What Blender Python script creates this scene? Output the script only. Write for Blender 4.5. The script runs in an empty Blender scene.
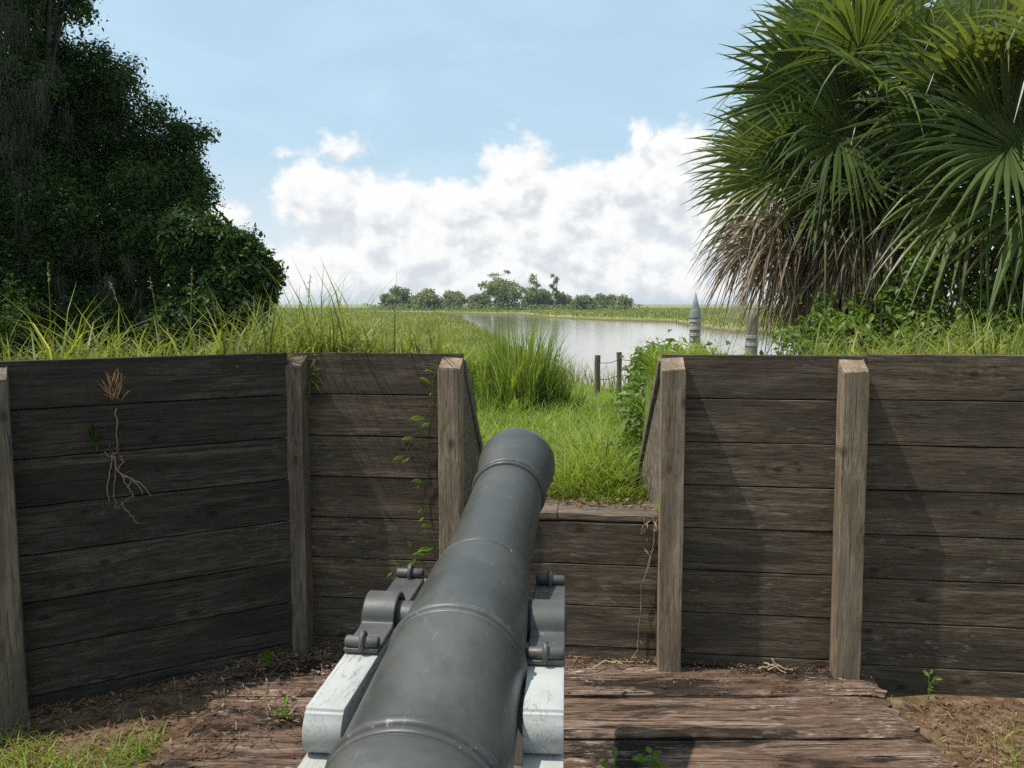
import bpy, bmesh, math, random
import numpy as np
from mathutils import Vector, Matrix
R = math.radians
rng = np.random.default_rng(7)
random.seed(7)
C = bpy.context.scene.collection
SC = bpy.context.scene
EYE = 1.67

# ------------------------------------------------------------------ mesh helpers
class MB:
    """collects vertices and faces, then links them as ONE mesh object"""
    def __init__(s): s.v = []; s.f = []; s.n = 0
    def add(s, v, f):
        v = np.asarray(v, dtype=np.float32).reshape(-1, 3)
        if len(v) == 0: return
        s.v.append(v)
        if isinstance(f, np.ndarray):
            s.f.append(f.astype(np.int64) + s.n)
        else:
            by = {}
            for q in f: by.setdefault(len(q), []).append(q)
            for q in by.values(): s.f.append(np.array(q, dtype=np.int64) + s.n)
        s.n += len(v)
    def mesh(s, name, mat=None, smooth=False):
        me = bpy.data.meshes.new(name)
        V = np.concatenate(s.v)
        me.vertices.add(len(V)); me.vertices.foreach_set('co', V.ravel())
        loops = np.concatenate([a.ravel() for a in s.f])
        tot = np.concatenate([np.full(len(a), a.shape[1]) for a in s.f])
        st = np.concatenate([[0], np.cumsum(tot)[:-1]])
        me.loops.add(len(loops)); me.loops.foreach_set('vertex_index', loops.astype(np.int32))
        me.polygons.add(len(tot)); me.polygons.foreach_set('loop_start', st.astype(np.int32))
        me.polygons.foreach_set('loop_total', tot.astype(np.int32))
        me.update(calc_edges=True); me.validate()
        me.polygons.foreach_set('use_smooth', np.full(len(me.polygons), bool(smooth)))
        if mat: me.materials.append(mat)
        return me

def obj(name, mb, mat, parent=None, smooth=False, loc=None):
    o = bpy.data.objects.new(name, mb.mesh(name, mat, smooth)); C.objects.link(o)
    if parent is not None: o.parent = parent
    if loc is not None: o.location = loc
    return o
def tag(o, label=None, cat=None, group=None, kind=None):
    if label: o['label'] = label
    if cat: o['category'] = cat
    if group: o['group'] = group
    if kind: o['kind'] = kind
    return o
def thing(name, label, cat, loc=(0, 0, 0), rotz=0.0, group=None):
    o = bpy.data.objects.new(name, None); C.objects.link(o)
    o.empty_display_size = .1
    o.location = loc; o.rotation_euler = (0, 0, rotz)
    return tag(o, label, cat, group)

def nrm(a):
    a = np.asarray(a, float)
    return a / np.maximum(np.linalg.norm(a, axis=-1, keepdims=True), 1e-9)

def sweep(mb, pts, sect, up=(0, 0, 1), caps=True, jitter=0.0, scales=None):
    """sweeps a closed 2D section (side, up) along pts"""
    pts = np.asarray(pts, float); n = len(pts); sect = np.asarray(sect, float); k = len(sect)
    tan = nrm(np.gradient(pts, axis=0))
    up = np.asarray(up, float)
    V = []
    for i in range(n):
        s = nrm(np.cross(tan[i], up)); u = np.cross(s, tan[i])
        sc = 1 if scales is None else scales[i]
        q = pts[i] + (sect[:, :1] * s + sect[:, 1:] * u) * sc
        if jitter: q = q + rng.normal(0, jitter, q.shape)
        V.append(q)
    V = np.concatenate(V)
    F = []
    for i in range(n - 1):
        for j in range(k):
            a = i * k + j; b = i * k + (j + 1) % k
            F.append((a, b, b + k, a + k))
    if caps:
        F.append(tuple(range(k - 1, -1, -1))); F.append(tuple((n - 1) * k + j for j in range(k)))
    mb.add(V, F)

def tube(mb, pts, r, n=8, caps=True):
    pts = np.asarray(pts, float)
    r = np.full(len(pts), r, float) if np.isscalar(r) else np.asarray(r, float)
    a = np.linspace(0, 2 * np.pi, n, endpoint=False)
    sect = np.c_[np.cos(a), np.sin(a)]
    d = pts[-1] - pts[0]
    up = (0, 0, 1) if abs(d[2]) < .8 * np.linalg.norm(d) else (0.1, 1, 0)
    sweep(mb, pts, sect, up, caps, 0, r)

def rect(w, h, c):
    return [(-w + c, -h), (w - c, -h), (w, -h + c), (w, h - c), (w - c, h), (-w + c, h), (-w, h - c), (-w, -h + c)]

def lathe(mb, prof, o, axis, n=72, ref=(0, 0, 1)):
    """prof: (distance along the axis, radius)"""
    o = np.asarray(o, float); axis = nrm(axis); s = nrm(np.cross(axis, ref)); u = np.cross(s, axis)
    a = np.linspace(0, 2 * np.pi, n, endpoint=False); V = []; F = []
    for (t, r) in prof:
        V.append(o + axis * t + r * (np.cos(a)[:, None] * s + np.sin(a)[:, None] * u))
    V = np.concatenate(V)
    for i in range(len(prof) - 1):
        for j in range(n):
            p = i * n + j; q = i * n + (j + 1) % n
            F.append((p, q, q + n, p + n))
    F.append(tuple(range(n - 1, -1, -1))); F.append(tuple((len(prof) - 1) * n + j for j in range(n)))
    mb.add(V, F)

def prism(mb, poly, a, b, tf):
    """extrudes a polygon (u, w) between a and b; tf(u, w, t) -> 3D"""
    k = len(poly)
    V = [tf(u, w, a) for u, w in poly] + [tf(u, w, b) for u, w in poly]
    F = [tuple(range(k - 1, -1, -1)), tuple(range(k, 2 * k))]
    for j in range(k): F.append((j, (j + 1) % k, k + (j + 1) % k, k + j))
    mb.add(V, F)

def bevel_obj(o, w, seg=2, angle=30):
    bm = bmesh.new(); bm.from_mesh(o.data)
    bmesh.ops.recalc_face_normals(bm, faces=bm.faces)
    ed = [e for e in bm.edges if len(e.link_faces) == 2 and e.calc_face_angle(0) > R(angle)]
    bmesh.ops.bevel(bm, geom=ed, offset=w, segments=seg, affect='EDGES', profile=.5, clamp_overlap=True)
    bm.to_mesh(o.data); bm.free()

def smooth_by_angle(o, ang=35):
    me = o.data
    me.polygons.foreach_set('use_smooth', np.ones(len(me.polygons), bool))
    bm = bmesh.new(); bm.from_mesh(me)
    for e in bm.edges:
        if len(e.link_faces) == 2 and e.calc_face_angle(0) > R(ang): e.smooth = False
    bm.to_mesh(me); bm.free()

def blades(mb, P, H, W, lean, az, curl=1.0, seg=3):
    """grass blades: base points, heights, widths, lean (horizontal travel / height), azimuth of the lean"""
    N = len(P); P = np.asarray(P, float)
    d = np.c_[np.cos(az), np.sin(az), np.zeros(N)]
    fa = az + np.pi / 2 + rng.normal(0, .7, N)
    s = np.c_[np.cos(fa), np.sin(fa), np.zeros(N)]
    V = np.zeros((N, seg + 1, 2, 3))
    for k in range(seg + 1):
        t = k / seg
        hor = lean * H * (t ** (1.6 + .6 * curl))
        ver = H * (t - .35 * np.minimum(lean, 1.6) * t ** 2.6 * curl)
        c = P + d * hor[:, None] + np.c_[np.zeros(N), np.zeros(N), ver]
        w = W * (1 - t ** 1.8) * (.75 + .5 * math.sin(math.pi * min(1, t + .2))) * .5 + W * .03
        V[:, k, 0] = c - s * w[:, None]; V[:, k, 1] = c + s * w[:, None]
    b = (np.arange(N) * (seg + 1) * 2)[:, None]
    F = np.concatenate([b + np.array([2 * k, 2 * k + 1, 2 * k + 3, 2 * k + 2]) for k in range(seg)])
    mb.add(V.reshape(-1, 3), F)

def leaves(mb, P, size, nor=None, aspect=.5, spread=1.0, droop=.15):
    """leaf faces: two quads folded along the midrib"""
    N = len(P); P = np.asarray(P, float)
    nor = nrm(rng.normal(0, 1, (N, 3))) if nor is None else nrm(nor + spread * rng.normal(0, 1, (N, 3)))
    d = nrm(np.cross(nor, rng.normal(0, 1, (N, 3)))); s = np.cross(nor, d)
    L = np.asarray(size)[:, None] if not np.isscalar(size) else np.full((N, 1), size)
    w = L * aspect * .5
    dn = np.array([0, 0, -1.0])
    V = np.zeros((N, 6, 3))
    V[:, 0] = P; V[:, 1] = P + d * L * .45 + s * w + nor * w * .35
    V[:, 2] = P + d * L + dn * L * droop; V[:, 3] = P + d * L * .45 - s * w + nor * w * .35
    V[:, 4] = P + d * L * .5; V[:, 5] = P
    b = (np.arange(N) * 6)[:, None]
    F = np.concatenate([b + np.array([0, 1, 2, 4]), b + np.array([0, 4, 2, 3])])
    mb.add(V.reshape(-1, 3), F)

def blob_points(blobs, n, shell=.55):
    """points through a set of ellipsoids (cx, cy, cz, rx, ry, rz), denser towards the outside"""
    B = np.asarray(blobs, float)
    vol = (B[:, 3] * B[:, 4] * B[:, 5]) ** .72
    k = rng.choice(len(B), n, p=vol / vol.sum())
    u = nrm(rng.normal(0, 1, (n, 3)))
    r = shell + (1 - shell) * rng.random(n) ** .6
    r = r * (1 + rng.normal(0, .07, n))
    return B[k, :3] + u * B[k, 3:] * r[:, None], u

def clump_crown(mb, blobs, nclump, per, csize, lsize, aspect=.5, shell=.6, sub=26, subr=.34):
    """leaf clumps on small lumps that sit on the blobs, so the outline is uneven and light falls between the lumps"""
    B = []
    for (x, y, z, a, b, c) in blobs:
        u = nrm(rng.normal(0, 1, (sub, 3))); f = .55 + .42 * rng.random((sub, 1)); k = subr * (.55 + .8 * rng.random((sub, 1)))
        B.append(np.c_[np.array([x, y, z]) + u * np.array([a, b, c]) * f, np.array([[a, b, c]]) * k])
    P, u = blob_points(np.concatenate(B), nclump, shell)
    cs = csize * (.6 + .8 * rng.random(nclump))
    q = np.repeat(P, per, 0) + rng.normal(0, 1, (nclump * per, 3)) * np.repeat(cs, per)[:, None] * .4
    nn = np.repeat(u, per, 0) + np.array([0, 0, .6])
    leaves(mb, q, lsize * (.5 + 1.3 * rng.random(len(q)) ** 2), nn, aspect, .7)

# ------------------------------------------------------------------ materials
def mat_new(name):
    m = bpy.data.materials.new(name); m.use_nodes = True
    nt = m.node_tree; b = nt.nodes['Principled BSDF']
    return m, nt, b
class NT:
    def __init__(s, nt): s.nt = nt
    def n(s, t, **k):
        x = s.nt.nodes.new(t)
        for a, b in k.items():
            if a.startswith('i_'):
                key = a[2:]; key = int(key) if key.isdigit() else key
                s.put(x.inputs[key], b)
            else: setattr(x, a, b)
        return x
    def put(s, sock, v):
        if isinstance(v, bpy.types.NodeSocket): s.nt.links.new(v, sock)
        else: sock.default_value = v
    def math(s, op, a, b=0.0, c=None, clamp=False):
        x = s.nt.nodes.new('ShaderNodeMath'); x.operation = op; x.use_clamp = clamp
        s.put(x.inputs[0], a); s.put(x.inputs[1], b)
        if c is not None: s.put(x.inputs[2], c)
        return x.outputs[0]
    def vmath(s, op, a, b=None):
        x = s.nt.nodes.new('ShaderNodeVectorMath'); x.operation = op
        s.put(x.inputs[0], a)
        if b is not None: s.put(x.inputs[1], b)
        return x.outputs['Value'] if op in ('LENGTH', 'DISTANCE', 'DOT_PRODUCT') else x.outputs[0]
    def mix(s, f, a, b, blend='MIX'):
        x = s.nt.nodes.new('ShaderNodeMix'); x.data_type = 'RGBA'; x.blend_type = blend
        s.put(x.inputs[0], f)
        for i, v in ((6, a), (7, b)):
            s.put(x.inputs[i], v if isinstance(v, bpy.types.NodeSocket) else (*v[:3], 1))
        return x.outputs[2]
    def ramp(s, f, stops):
        x = s.nt.nodes.new('ShaderNodeValToRGB'); e = x.color_ramp.elements
        while len(e) < len(stops): e.new(.5)
        for i, (p, c) in enumerate(stops):
            e[i].position = p; e[i].color = (*c, 1) if len(c) == 3 else c
        s.put(x.inputs[0], f); return x.outputs[0]
    def rng(s, v, a, b, c=0.0, d=1.0, smooth=True):
        x = s.nt.nodes.new('ShaderNodeMapRange')
        x.interpolation_type = 'SMOOTHSTEP' if smooth else 'LINEAR'
        for i, q in enumerate((v, a, b, c, d)): s.put(x.inputs[i], q)
        return x.outputs[0]
    def noise(s, vec, scale, detail=6, rough=.55, dist=0.0):
        x = s.n('ShaderNodeTexNoise'); s.put(x.inputs['Vector'], vec)
        x.inputs['Scale'].default_value = scale; x.inputs['Detail'].default_value = detail
        x.inputs['Roughness'].default_value = rough; x.inputs['Distortion'].default_value = dist
        return x
    def bump(s, h, strength, dist=.01, normal=None):
        x = s.n('ShaderNodeBump'); s.put(x.inputs['Height'], h)
        x.inputs['Strength'].default_value = strength; x.inputs['Distance'].default_value = dist
        if normal is not None: s.put(x.inputs['Normal'], normal)
        return x.outputs[0]

def wood(name, cols, axis='X', tone=.25, patch=None, patch_amt=.3, crack=.6, rough=.85, bump=.5, knots=.7, face='Z', scuff=None, scuff_amt=.5, patch_sc=1.7, patch_lo=.5):
    """weathered timber; cols = dark, mid, light; the grain runs along axis, face is the other axis of the visible side"""
    m, nt, b = mat_new(name); N = NT(nt)
    co = N.n('ShaderNodeTexCoord').outputs['Object']
    rnd = N.n('ShaderNodeNewGeometry').outputs['Random Per Island']
    off = N.n('ShaderNodeCombineXYZ')
    for i, k in enumerate((13.7, 7.3, 29.1)): N.put(off.inputs[i], N.math('MULTIPLY', rnd, k))
    p = N.vmath('ADD', co, off.outputs[0])
    def sc(along, across):
        v = {'X': (along, across, across), 'Y': (across, along, across), 'Z': (across, across, along)}[axis]
        return N.vmath('MULTIPLY', p, v)
    sep = N.n('ShaderNodeSeparateXYZ'); N.put(sep.inputs[0], p); ix = 'XYZ'.index
    uv = N.n('ShaderNodeCombineXYZ'); N.put(uv.inputs[0], sep.outputs[ix(axis)]); N.put(uv.inputs[1], N.math('MULTIPLY', sep.outputs[ix(face)], 1.9))
    vor = N.n('ShaderNodeTexVoronoi', voronoi_dimensions='2D'); N.put(vor.inputs['Vector'], uv.outputs[0]); vor.inputs['Scale'].default_value = 1.9
    kd = vor.outputs['Distance']
    core = N.rng(kd, .02, .065, 1, 0)
    warp = N.math('MULTIPLY', N.rng(kd, .03, .25, 1, 0), .9 * knots)
    wv = N.vmath('ADD', sc(1.6, 17), N.n('ShaderNodeCombineXYZ', i_0=warp, i_1=warp, i_2=warp).outputs[0])
    g1 = N.noise(wv, 1.0, 9, .72, .25).outputs['Fac']
    g2 = N.noise(sc(11, 105), 1.0, 5, .7).outputs['Fac']
    big = N.noise(sc(patch_sc * .55, patch_sc * 2.2), 1.0, 8, .68, .4).outputs['Fac']
    f = N.math('ADD', N.math('MULTIPLY', g1, .58), N.math('MULTIPLY', g2, .42))
    col = N.ramp(f, [(.37, cols[0]), (.5, cols[1]), (.64, cols[2])])
    col = N.mix(N.math('MULTIPLY', rnd, tone), col, [c * .42 for c in cols[1]])
    if patch: col = N.mix(N.math('MULTIPLY', N.rng(N.math('ADD', big, N.math('MULTIPLY', N.math('SUBTRACT', g2, .5), .35)), patch_lo, patch_lo + .1), patch_amt), col, patch)
    if scuff:
        s1 = N.noise(sc(13, 60), 1.0, 6, .7, .3).outputs['Fac']; s2 = N.noise(p, 2.6, 5, .6).outputs['Fac']
        sm = N.math('MULTIPLY', N.rng(s1, .54, .66), N.rng(s2, .47, .62)); col = N.mix(N.math('MULTIPLY', sm, scuff_amt), col, scuff)
    # long drying cracks
    cr = N.noise(sc(.7, 40), 1.0, 3, .5, .6).outputs['Fac']
    ck = N.math('MULTIPLY', N.rng(N.math('ABSOLUTE', N.math('SUBTRACT', cr, .5)), 0.0, .020, 1, 0), N.rng(g1, .44, .58))
    col = N.mix(N.math('MULTIPLY', ck, crack), col, [c * .12 for c in cols[0]])
    if knots: col = N.mix(N.math('MULTIPLY', core, knots), col, [c * .45 for c in cols[0]])
    nt.links.new(col, b.inputs['Base Color'])
    N.put(b.inputs['Roughness'], rough); b.inputs['Specular IOR Level'].default_value = .2
    h = N.math('SUBTRACT', f, N.math('MULTIPLY', ck, .6))
    nt.links.new(N.bump(h, bump, .012), b.inputs['Normal'])
    return m

def foliage(name, c1, c2, trans=.35, rough=.55, c3=None, spec=.35, tcol=None, ns=1.3, na=.4, vary=None):
    m, nt, b = mat_new(name); N = NT(nt)
    g = N.n('ShaderNodeNewGeometry'); rnd = g.outputs['Random Per Island']
    stops = [(0, c1), (.75, c2)] if c3 is None else [(0, c1), (.70, c2), (.90, c2), (.99, c3)]
    col = N.ramp(rnd, stops)
    co = N.n('ShaderNodeTexCoord').outputs['Object']
    nz = N.noise(co, ns, 4).outputs['Fac']
    col = N.mix(N.rng(nz, .38, .62, 0, na), col, [c1[0] * .6, c1[1] * .62, c1[2] * .6])
    if vary:          # whole leaves differ: some are yellower, some duller
        orr = N.n('ShaderNodeObjectInfo').outputs['Random']
        col = N.mix(N.rng(orr, .55, 1, 0, .75, False), col, vary[0]); col = N.mix(N.rng(orr, .4, 0, 0, .6, False), col, vary[1])
    nt.links.new(col, b.inputs['Base Color'])
    N.put(b.inputs['Roughness'], rough); b.inputs['Specular IOR Level'].default_value = spec
    tr = N.n('ShaderNodeBsdfTranslucent')
    tc = N.mix(1.0, col, tcol or (1.5, 1.45, .6), 'MULTIPLY')
    nt.links.new(tc, tr.inputs['Color'])
    mx = N.n('ShaderNodeMixShader', i_0=trans)
    nt.links.new(b.outputs[0], mx.inputs[1]); nt.links.new(tr.outputs[0], mx.inputs[2])
    nt.links.new(mx.outputs[0], nt.nodes['Material Output'].inputs['Surface'])
    return m

def simple(name, c1, c2, scale=8, rough=.8, bump=.3, detail=7, spec=.3):
    m, nt, b = mat_new(name); N = NT(nt)
    co = N.n('ShaderNodeTexCoord').outputs['Object']
    f = N.noise(co, scale, detail, .6).outputs['Fac']
    nt.links.new(N.ramp(f, [(.32, c1), (.68, c2)]), b.inputs['Base Color'])
    N.put(b.inputs['Roughness'], rough); b.inputs['Specular IOR Level'].default_value = spec
    nt.links.new(N.bump(f, bump, .02), b.inputs['Normal'])
    return m

M = {}
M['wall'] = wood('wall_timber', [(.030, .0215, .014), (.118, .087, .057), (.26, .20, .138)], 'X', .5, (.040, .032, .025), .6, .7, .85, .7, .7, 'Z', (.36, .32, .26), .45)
M['wall_dark'] = wood('wall_timber_dark', [(.013, .010, .0075), (.052, .042, .031), (.135, .110, .083)], 'X', .4, (.024, .020, .016), .6, .7, .85, .7, .6, 'Z', (.15, .13, .105), .35)  # same timber in darker tones, for the left walls
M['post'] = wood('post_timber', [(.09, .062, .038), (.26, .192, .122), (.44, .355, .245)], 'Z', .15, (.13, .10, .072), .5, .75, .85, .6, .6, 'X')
M['post_dark'] = wood('post_timber_dark', [(.05, .037, .026), (.16, .122, .085), (.27, .215, .155)], 'Z', .2, (.075, .06, .045), .5, .75, .85, .6, .6, 'X')  # post timber in darker tones
M['deck'] = wood('deck_timber', [(.032, .019, .013), (.175, .107, .071), (.42, .335, .26)], 'X', .3, (.020, .014, .010), .93, 1.0, .9, 1.4, .4, 'Y', (.55, .49, .42), .75, 3.0, .48)
M['sill'] = wood('sill_timber', [(.05, .037, .026), (.17, .13, .095), (.32, .26, .20)], 'X', .3)
M['cheek_board'] = wood('cheek_timber', [(.06, .046, .034), (.20, .16, .12), (.36, .30, .23)], 'X', .4)
M['pile'] = wood('pile_timber', [(.09, .075, .06), (.24, .205, .16), (.38, .34, .28)], 'Z', .2, knots=0)

def iron(name, base, hi, rough, chip_at=.70):
    m, nt, b = mat_new(name); N = NT(nt)
    co = N.n('ShaderNodeTexCoord').outputs['Object']
    n1 = N.noise(co, 5, 8, .65).outputs['Fac']; n2 = N.noise(co, 45, 6, .7).outputs['Fac']
    n3 = N.noise(N.vmath('MULTIPLY', co, (60, 9, 40)), 1, 4, .6, .8).outputs['Fac']
    col = N.ramp(n1, [(.3, [c * .82 for c in base]), (.7, [c * 1.18 for c in base])])
    sc = N.math('MULTIPLY', N.rng(n3, .60, .74), N.rng(n1, .46, .6))
    col = N.mix(N.math('MULTIPLY', sc, .35), col, hi)
    chip = N.rng(n2, chip_at, chip_at + .03)
    col = N.mix(N.math('MULTIPLY', chip, .5), col, hi)
    dust = N.math('MULTIPLY', N.rng(N.noise(co, 2.3, 9, .7, .6).outputs['Fac'], .46, .66), .24)
    col = N.mix(dust, col, hi)
    nt.links.new(col, b.inputs['Base Color'])
    nt.links.new(N.rng(n1, .3, .7, rough - .07, rough + .12), b.inputs['Roughness'])
    b.inputs['Specular IOR Level'].default_value = .5
    h = N.math('ADD', N.math('MULTIPLY', n1, .6), N.math('MULTIPLY', n2, .4))
    nt.links.new(N.bump(h, .22, .006), b.inputs['Normal'])
    return m
M['iron'] = iron('painted_iron', (.056, .056, .050), (.20, .195, .175), .40)
M['iron_ring'] = iron('ring_iron', (.056, .056, .050), (.34, .33, .30), .42, .63)
M['iron_fit'] = iron('fitting_iron', (.058, .058, .054), (.26, .22, .18), .48, .64)
M['bore'] = simple('bore_black', (.004, .004, .004), (.01, .01, .01), 20, .9)  # near-black fill of the gun bore
M['rust'] = simple('rusty_iron', (.10, .04, .022), (.19, .09, .05), 40, .85)

def paint():
    m, nt, b = mat_new('white_carriage_paint'); N = NT(nt)
    co = N.n('ShaderNodeTexCoord').outputs['Object']
    n1 = N.noise(co, 6, 8, .65).outputs['Fac']; n2 = N.noise(N.vmath('MULTIPLY', co, (40, 4, 40)), 1, 5, .6, .6).outputs['Fac']
    col = N.ramp(n1, [(.3, (.35, .35, .325)), (.7, (.48, .48, .45))])
    ck = N.math('MULTIPLY', N.rng(N.math('ABSOLUTE', N.math('SUBTRACT', n2, .5)), 0, .012, 1, 0), N.rng(N.noise(co, 4, 3).outputs['Fac'], .46, .56))
    col = N.mix(N.math('MULTIPLY', ck, .8), col, (.10, .09, .075))
    st = N.rng(N.noise(co, 13, 8, .72).outputs['Fac'], .54, .70)
    col = N.mix(N.math('MULTIPLY', st, .45), col, (.30, .28, .23))
    nt.links.new(col, b.inputs['Base Color']); N.put(b.inputs['Roughness'], .5)
    b.inputs['Specular IOR Level'].default_value = .35
    nt.links.new(N.bump(N.math('SUBTRACT', n1, ck), .25, .006), b.inputs['Normal'])
    return m
M['paint'] = paint()
M['grass'] = foliage('bank_grass', (.10, .135, .020), (.31, .335, .080), .42, .5, (.50, .42, .20))
M['lawn'] = foliage('lane_grass', (.15, .22, .02), (.31, .39, .06), .42, .5, (.36, .34, .13))
M['marsh'] = foliage('marsh_grass', (.145, .175, .038), (.30, .315, .09), .40, .55, (.38, .33, .14), .3, None, .16, .75)
M['reed'] = foliage('reed', (.14, .20, .035), (.30, .37, .10), .46, .45)
M['dark_leaf'] = foliage('dark_oak_leaf', (.014, .032, .006), (.072, .125, .022), .34, .6, None, .2)
M['mid_leaf'] = foliage('bay_leaf', (.024, .055, .010), (.058, .108, .022), .34, .5, None, .25)
M['shrub'] = foliage('shrub_leaf', (.08, .145, .022), (.19, .28, .05), .42, .45)
M['bramble'] = foliage('bramble_leaf', (.075, .135, .022), (.18, .27, .05), .4, .45, (.26, .20, .09))
M['vine'] = foliage('vine_leaf', (.14, .25, .03), (.22, .36, .05), .45, .4)
M['hazy_far_leaf'] = foliage('hazy_far_leaf', (.17, .205, .11), (.30, .33, .17), .35, .8, None, .1)  # island foliage; part of the distance haze is put into this pale colour
M['frond'] = foliage('palm_frond', (.060, .098, .026), (.165, .215, .060), .38, .36, (.42, .34, .10), .5, None, 1.3, .3, ((.21, .235, .07), (.055, .085, .030)))
M['dead_frond'] = foliage('dead_palm_frond', (.17, .12, .08), (.42, .33, .235), .3, .8, (.70, .61, .49), .2, (1.2, 1, .7), 1.3, .4, ((.46, .40, .31), (.17, .115, .072)))
M['dry'] = foliage('dry_stem', (.30, .20, .12), (.50, .38, .24), .15, .8, None, .2, (1.2, 1, .7))
M['litter'] = foliage('leaf_litter', (.09, .05, .03), (.27, .17, .10), .1, .85, (.45, .36, .25), .2, (1.2, 1, .7))
M['moss'] = foliage('spanish_moss', (.05, .052, .042), (.10, .10, .08), .25, .9, None, .1, (1, 1, .9))
M['bark'] = simple('bark', (.035, .028, .022), (.11, .09, .072), 14, .9, .9)
M['palm_bark'] = simple('palm_bark', (.06, .048, .036), (.19, .155, .12), 22, .9, .9)
M['wire'] = simple('rusty_wire', (.06, .05, .045), (.12, .10, .09), 30, .7)
M['band'] = simple('pile_band', (.24, .23, .20), (.50, .48, .44), 12, .85)
M['cone'] = simple('pile_cap', (.13, .145, .14), (.27, .29, .275), 8, .7)

# ------------------------------------------------------------------ the lie of the land
def wall_y(x):
    """front face of the timber walls (world y) at world x"""
    x = np.asarray(x, float)
    return np.where(x < -1.04, 3.72 + (x + 1.04) * .575, 3.69 - .115 * x)
RIVER = np.array([(70, 14), (25, 17), (8, 19), (3.2, 22), (1.9, 25.5), (.4, 46), (-4, 90), (-6.5, 119), (-16, 190), (-45, 232),
                  (-45, 256), (-10, 222), (3, 196), (6.5, 158), (15, 130), (23.5, 119), (20.5, 92), (20.5, 76), (30, 62), (70, 50)], float)
def river_sd(x, y):
    """signed distance to the river outline, negative in the water"""
    P = np.c_[np.ravel(x), np.ravel(y)]; A = RIVER; Bq = np.roll(A, -1, 0)
    d = np.full(len(P), 1e9); inside = np.zeros(len(P), bool)
    for a, b in zip(A, Bq):
        e = b - a; t = np.clip(((P - a) @ e) / (e @ e), 0, 1)
        d = np.minimum(d, np.linalg.norm(P - a - t[:, None] * e, axis=1))
        c = ((a[1] > P[:, 1]) != (b[1] > P[:, 1]))
        with np.errstate(divide='ignore', invalid='ignore'):
            xx = (b[0] - a[0]) * (P[:, 1] - a[1]) / (b[1] - a[1] + 1e-12) + a[0]
        inside ^= c & (P[:, 0] < xx)
    return np.where(inside, -d, d).reshape(np.shape(x))
def sstep(t): t = np.clip(t, 0, 1); return t * t * (3 - 2 * t)
def wob(x, y, s=1.0):
    return (np.sin(x * 1.7 * s + .6) * np.sin(y * 1.3 * s + 1.1) + .5 * np.sin(x * 4.1 * s + y * 2.7 * s) + .3 * np.sin(x * 7.3 * s - y * 6.1 * s)) / 1.8
def ground_z(x, y):
    x = np.asarray(x, float); y = np.asarray(y, float)
    inner = np.where(x < 0, -.02, -.085) + .012 * wob(x, y, 3)
    marsh = -.55 + .06 * wob(x, y, .2)
    z = inner + (marsh - inner) * sstep((y - 6) / 9)
    rd = river_sd(x + .5 * wob(x, y, .35), y)
    return np.where(y > 10, np.minimum(z, -1.9 + (z + 1.9) * sstep((rd + 1.6) / 3.0)), z)
def lane_z(y): return np.interp(y, [3.5, 4.2, 8, 11, 16, 20, 24, 28], [.655, .65, .42, .24, -.26, -.5, -.75, -1.3])
def lane_edges(y):
    l = np.where(y < 4.35, -.25 + .14 * (y - 3.7), -.16 - .75 * (y - 4.35))
    r = np.where(y < 4.3, .69, .69 + .16 * (y - 4.3))
    return l, r
def bank_z(x, y):
    x = np.asarray(x, float); y = np.asarray(y, float); t = y - wall_y(x)
    left = np.interp(t, [0, .8, 2.5, 5, 8, 12, 16], [1.36, 1.28, .85, .42, .15, -.3, -.75])
    right = np.interp(t, [0, .8, 3, 6, 9, 13, 17], [1.38, 1.36, 1.12, .80, .3, -.5, -1.6])
    mid = sstep((x - 1.5) / 1.2)
    b = left + (right - left) * mid + .03 * wob(x, y, 1.2) * sstep(t)
    le, re = lane_edges(y)
    wl = sstep((le - x) / (.03 + np.clip((y - 4.3) * .6, 0, 1.6)))
    wr = sstep((x - re) / (.03 + np.clip((y - 4.25) * .42, 0, .9)))
    k = np.maximum(wl, wr)
    lz = lane_z(y) + .015 * wob(x, y, 2)
    return lz + (b - lz) * k
def land_z(x, y): return np.maximum(ground_z(x, y), bank_z(x, y))

def grid(mb, X, Y, Z):
    ny, nx = Z.shape
    i = (np.arange(ny - 1)[:, None] * nx + np.arange(nx - 1)[None]).ravel()
    mb.add(np.c_[X.ravel(), Y.ravel(), Z.ravel()], np.c_[i, i + 1, i + nx + 1, i + nx])

def ground_mat():
    m, nt, b = mat_new('ground_soil_and_grass'); N = NT(nt)
    co = N.n('ShaderNodeTexCoord').outputs['Object']
    n1 = N.noise(co, .9, 9, .65).outputs['Fac']; n2 = N.noise(co, 14, 8, .7).outputs['Fac']; n3 = N.noise(co, .05, 6, .6).outputs['Fac']
    soil = N.ramp(n2, [(.3, (.040, .024, .015)), (.5, (.135, .083, .048)), (.72, (.30, .20, .12))])
    green = N.ramp(n2, [(.3, (.055, .09, .02)), (.7, (.15, .20, .055))])
    far = N.mix(N.rng(n3, .4, .62), (.17, .20, .05), (.30, .29, .11))
    y = N.n('ShaderNodeSeparateXYZ'); N.put(y.inputs[0], co)
    far = N.mix(N.rng(n1, .45, .65, 0, .5), far, (.07, .10, .03))
    near = N.mix(N.rng(n1, .56, .66, 0, .2), soil, green)
    col = N.mix(N.rng(y.outputs[1], 5, 9), near, far)
    mud = N.rng(y.outputs[2], -.95, -.62, 1, 0)
    col = N.mix(mud, col, (.11, .085, .055))
    nt.links.new(col, b.inputs['Base Color']); N.put(b.inputs['Roughness'], .95); b.inputs['Specular IOR Level'].default_value = .1
    nt.links.new(N.bump(n2, .8, .03), b.inputs['Normal'])
    return m
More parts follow.
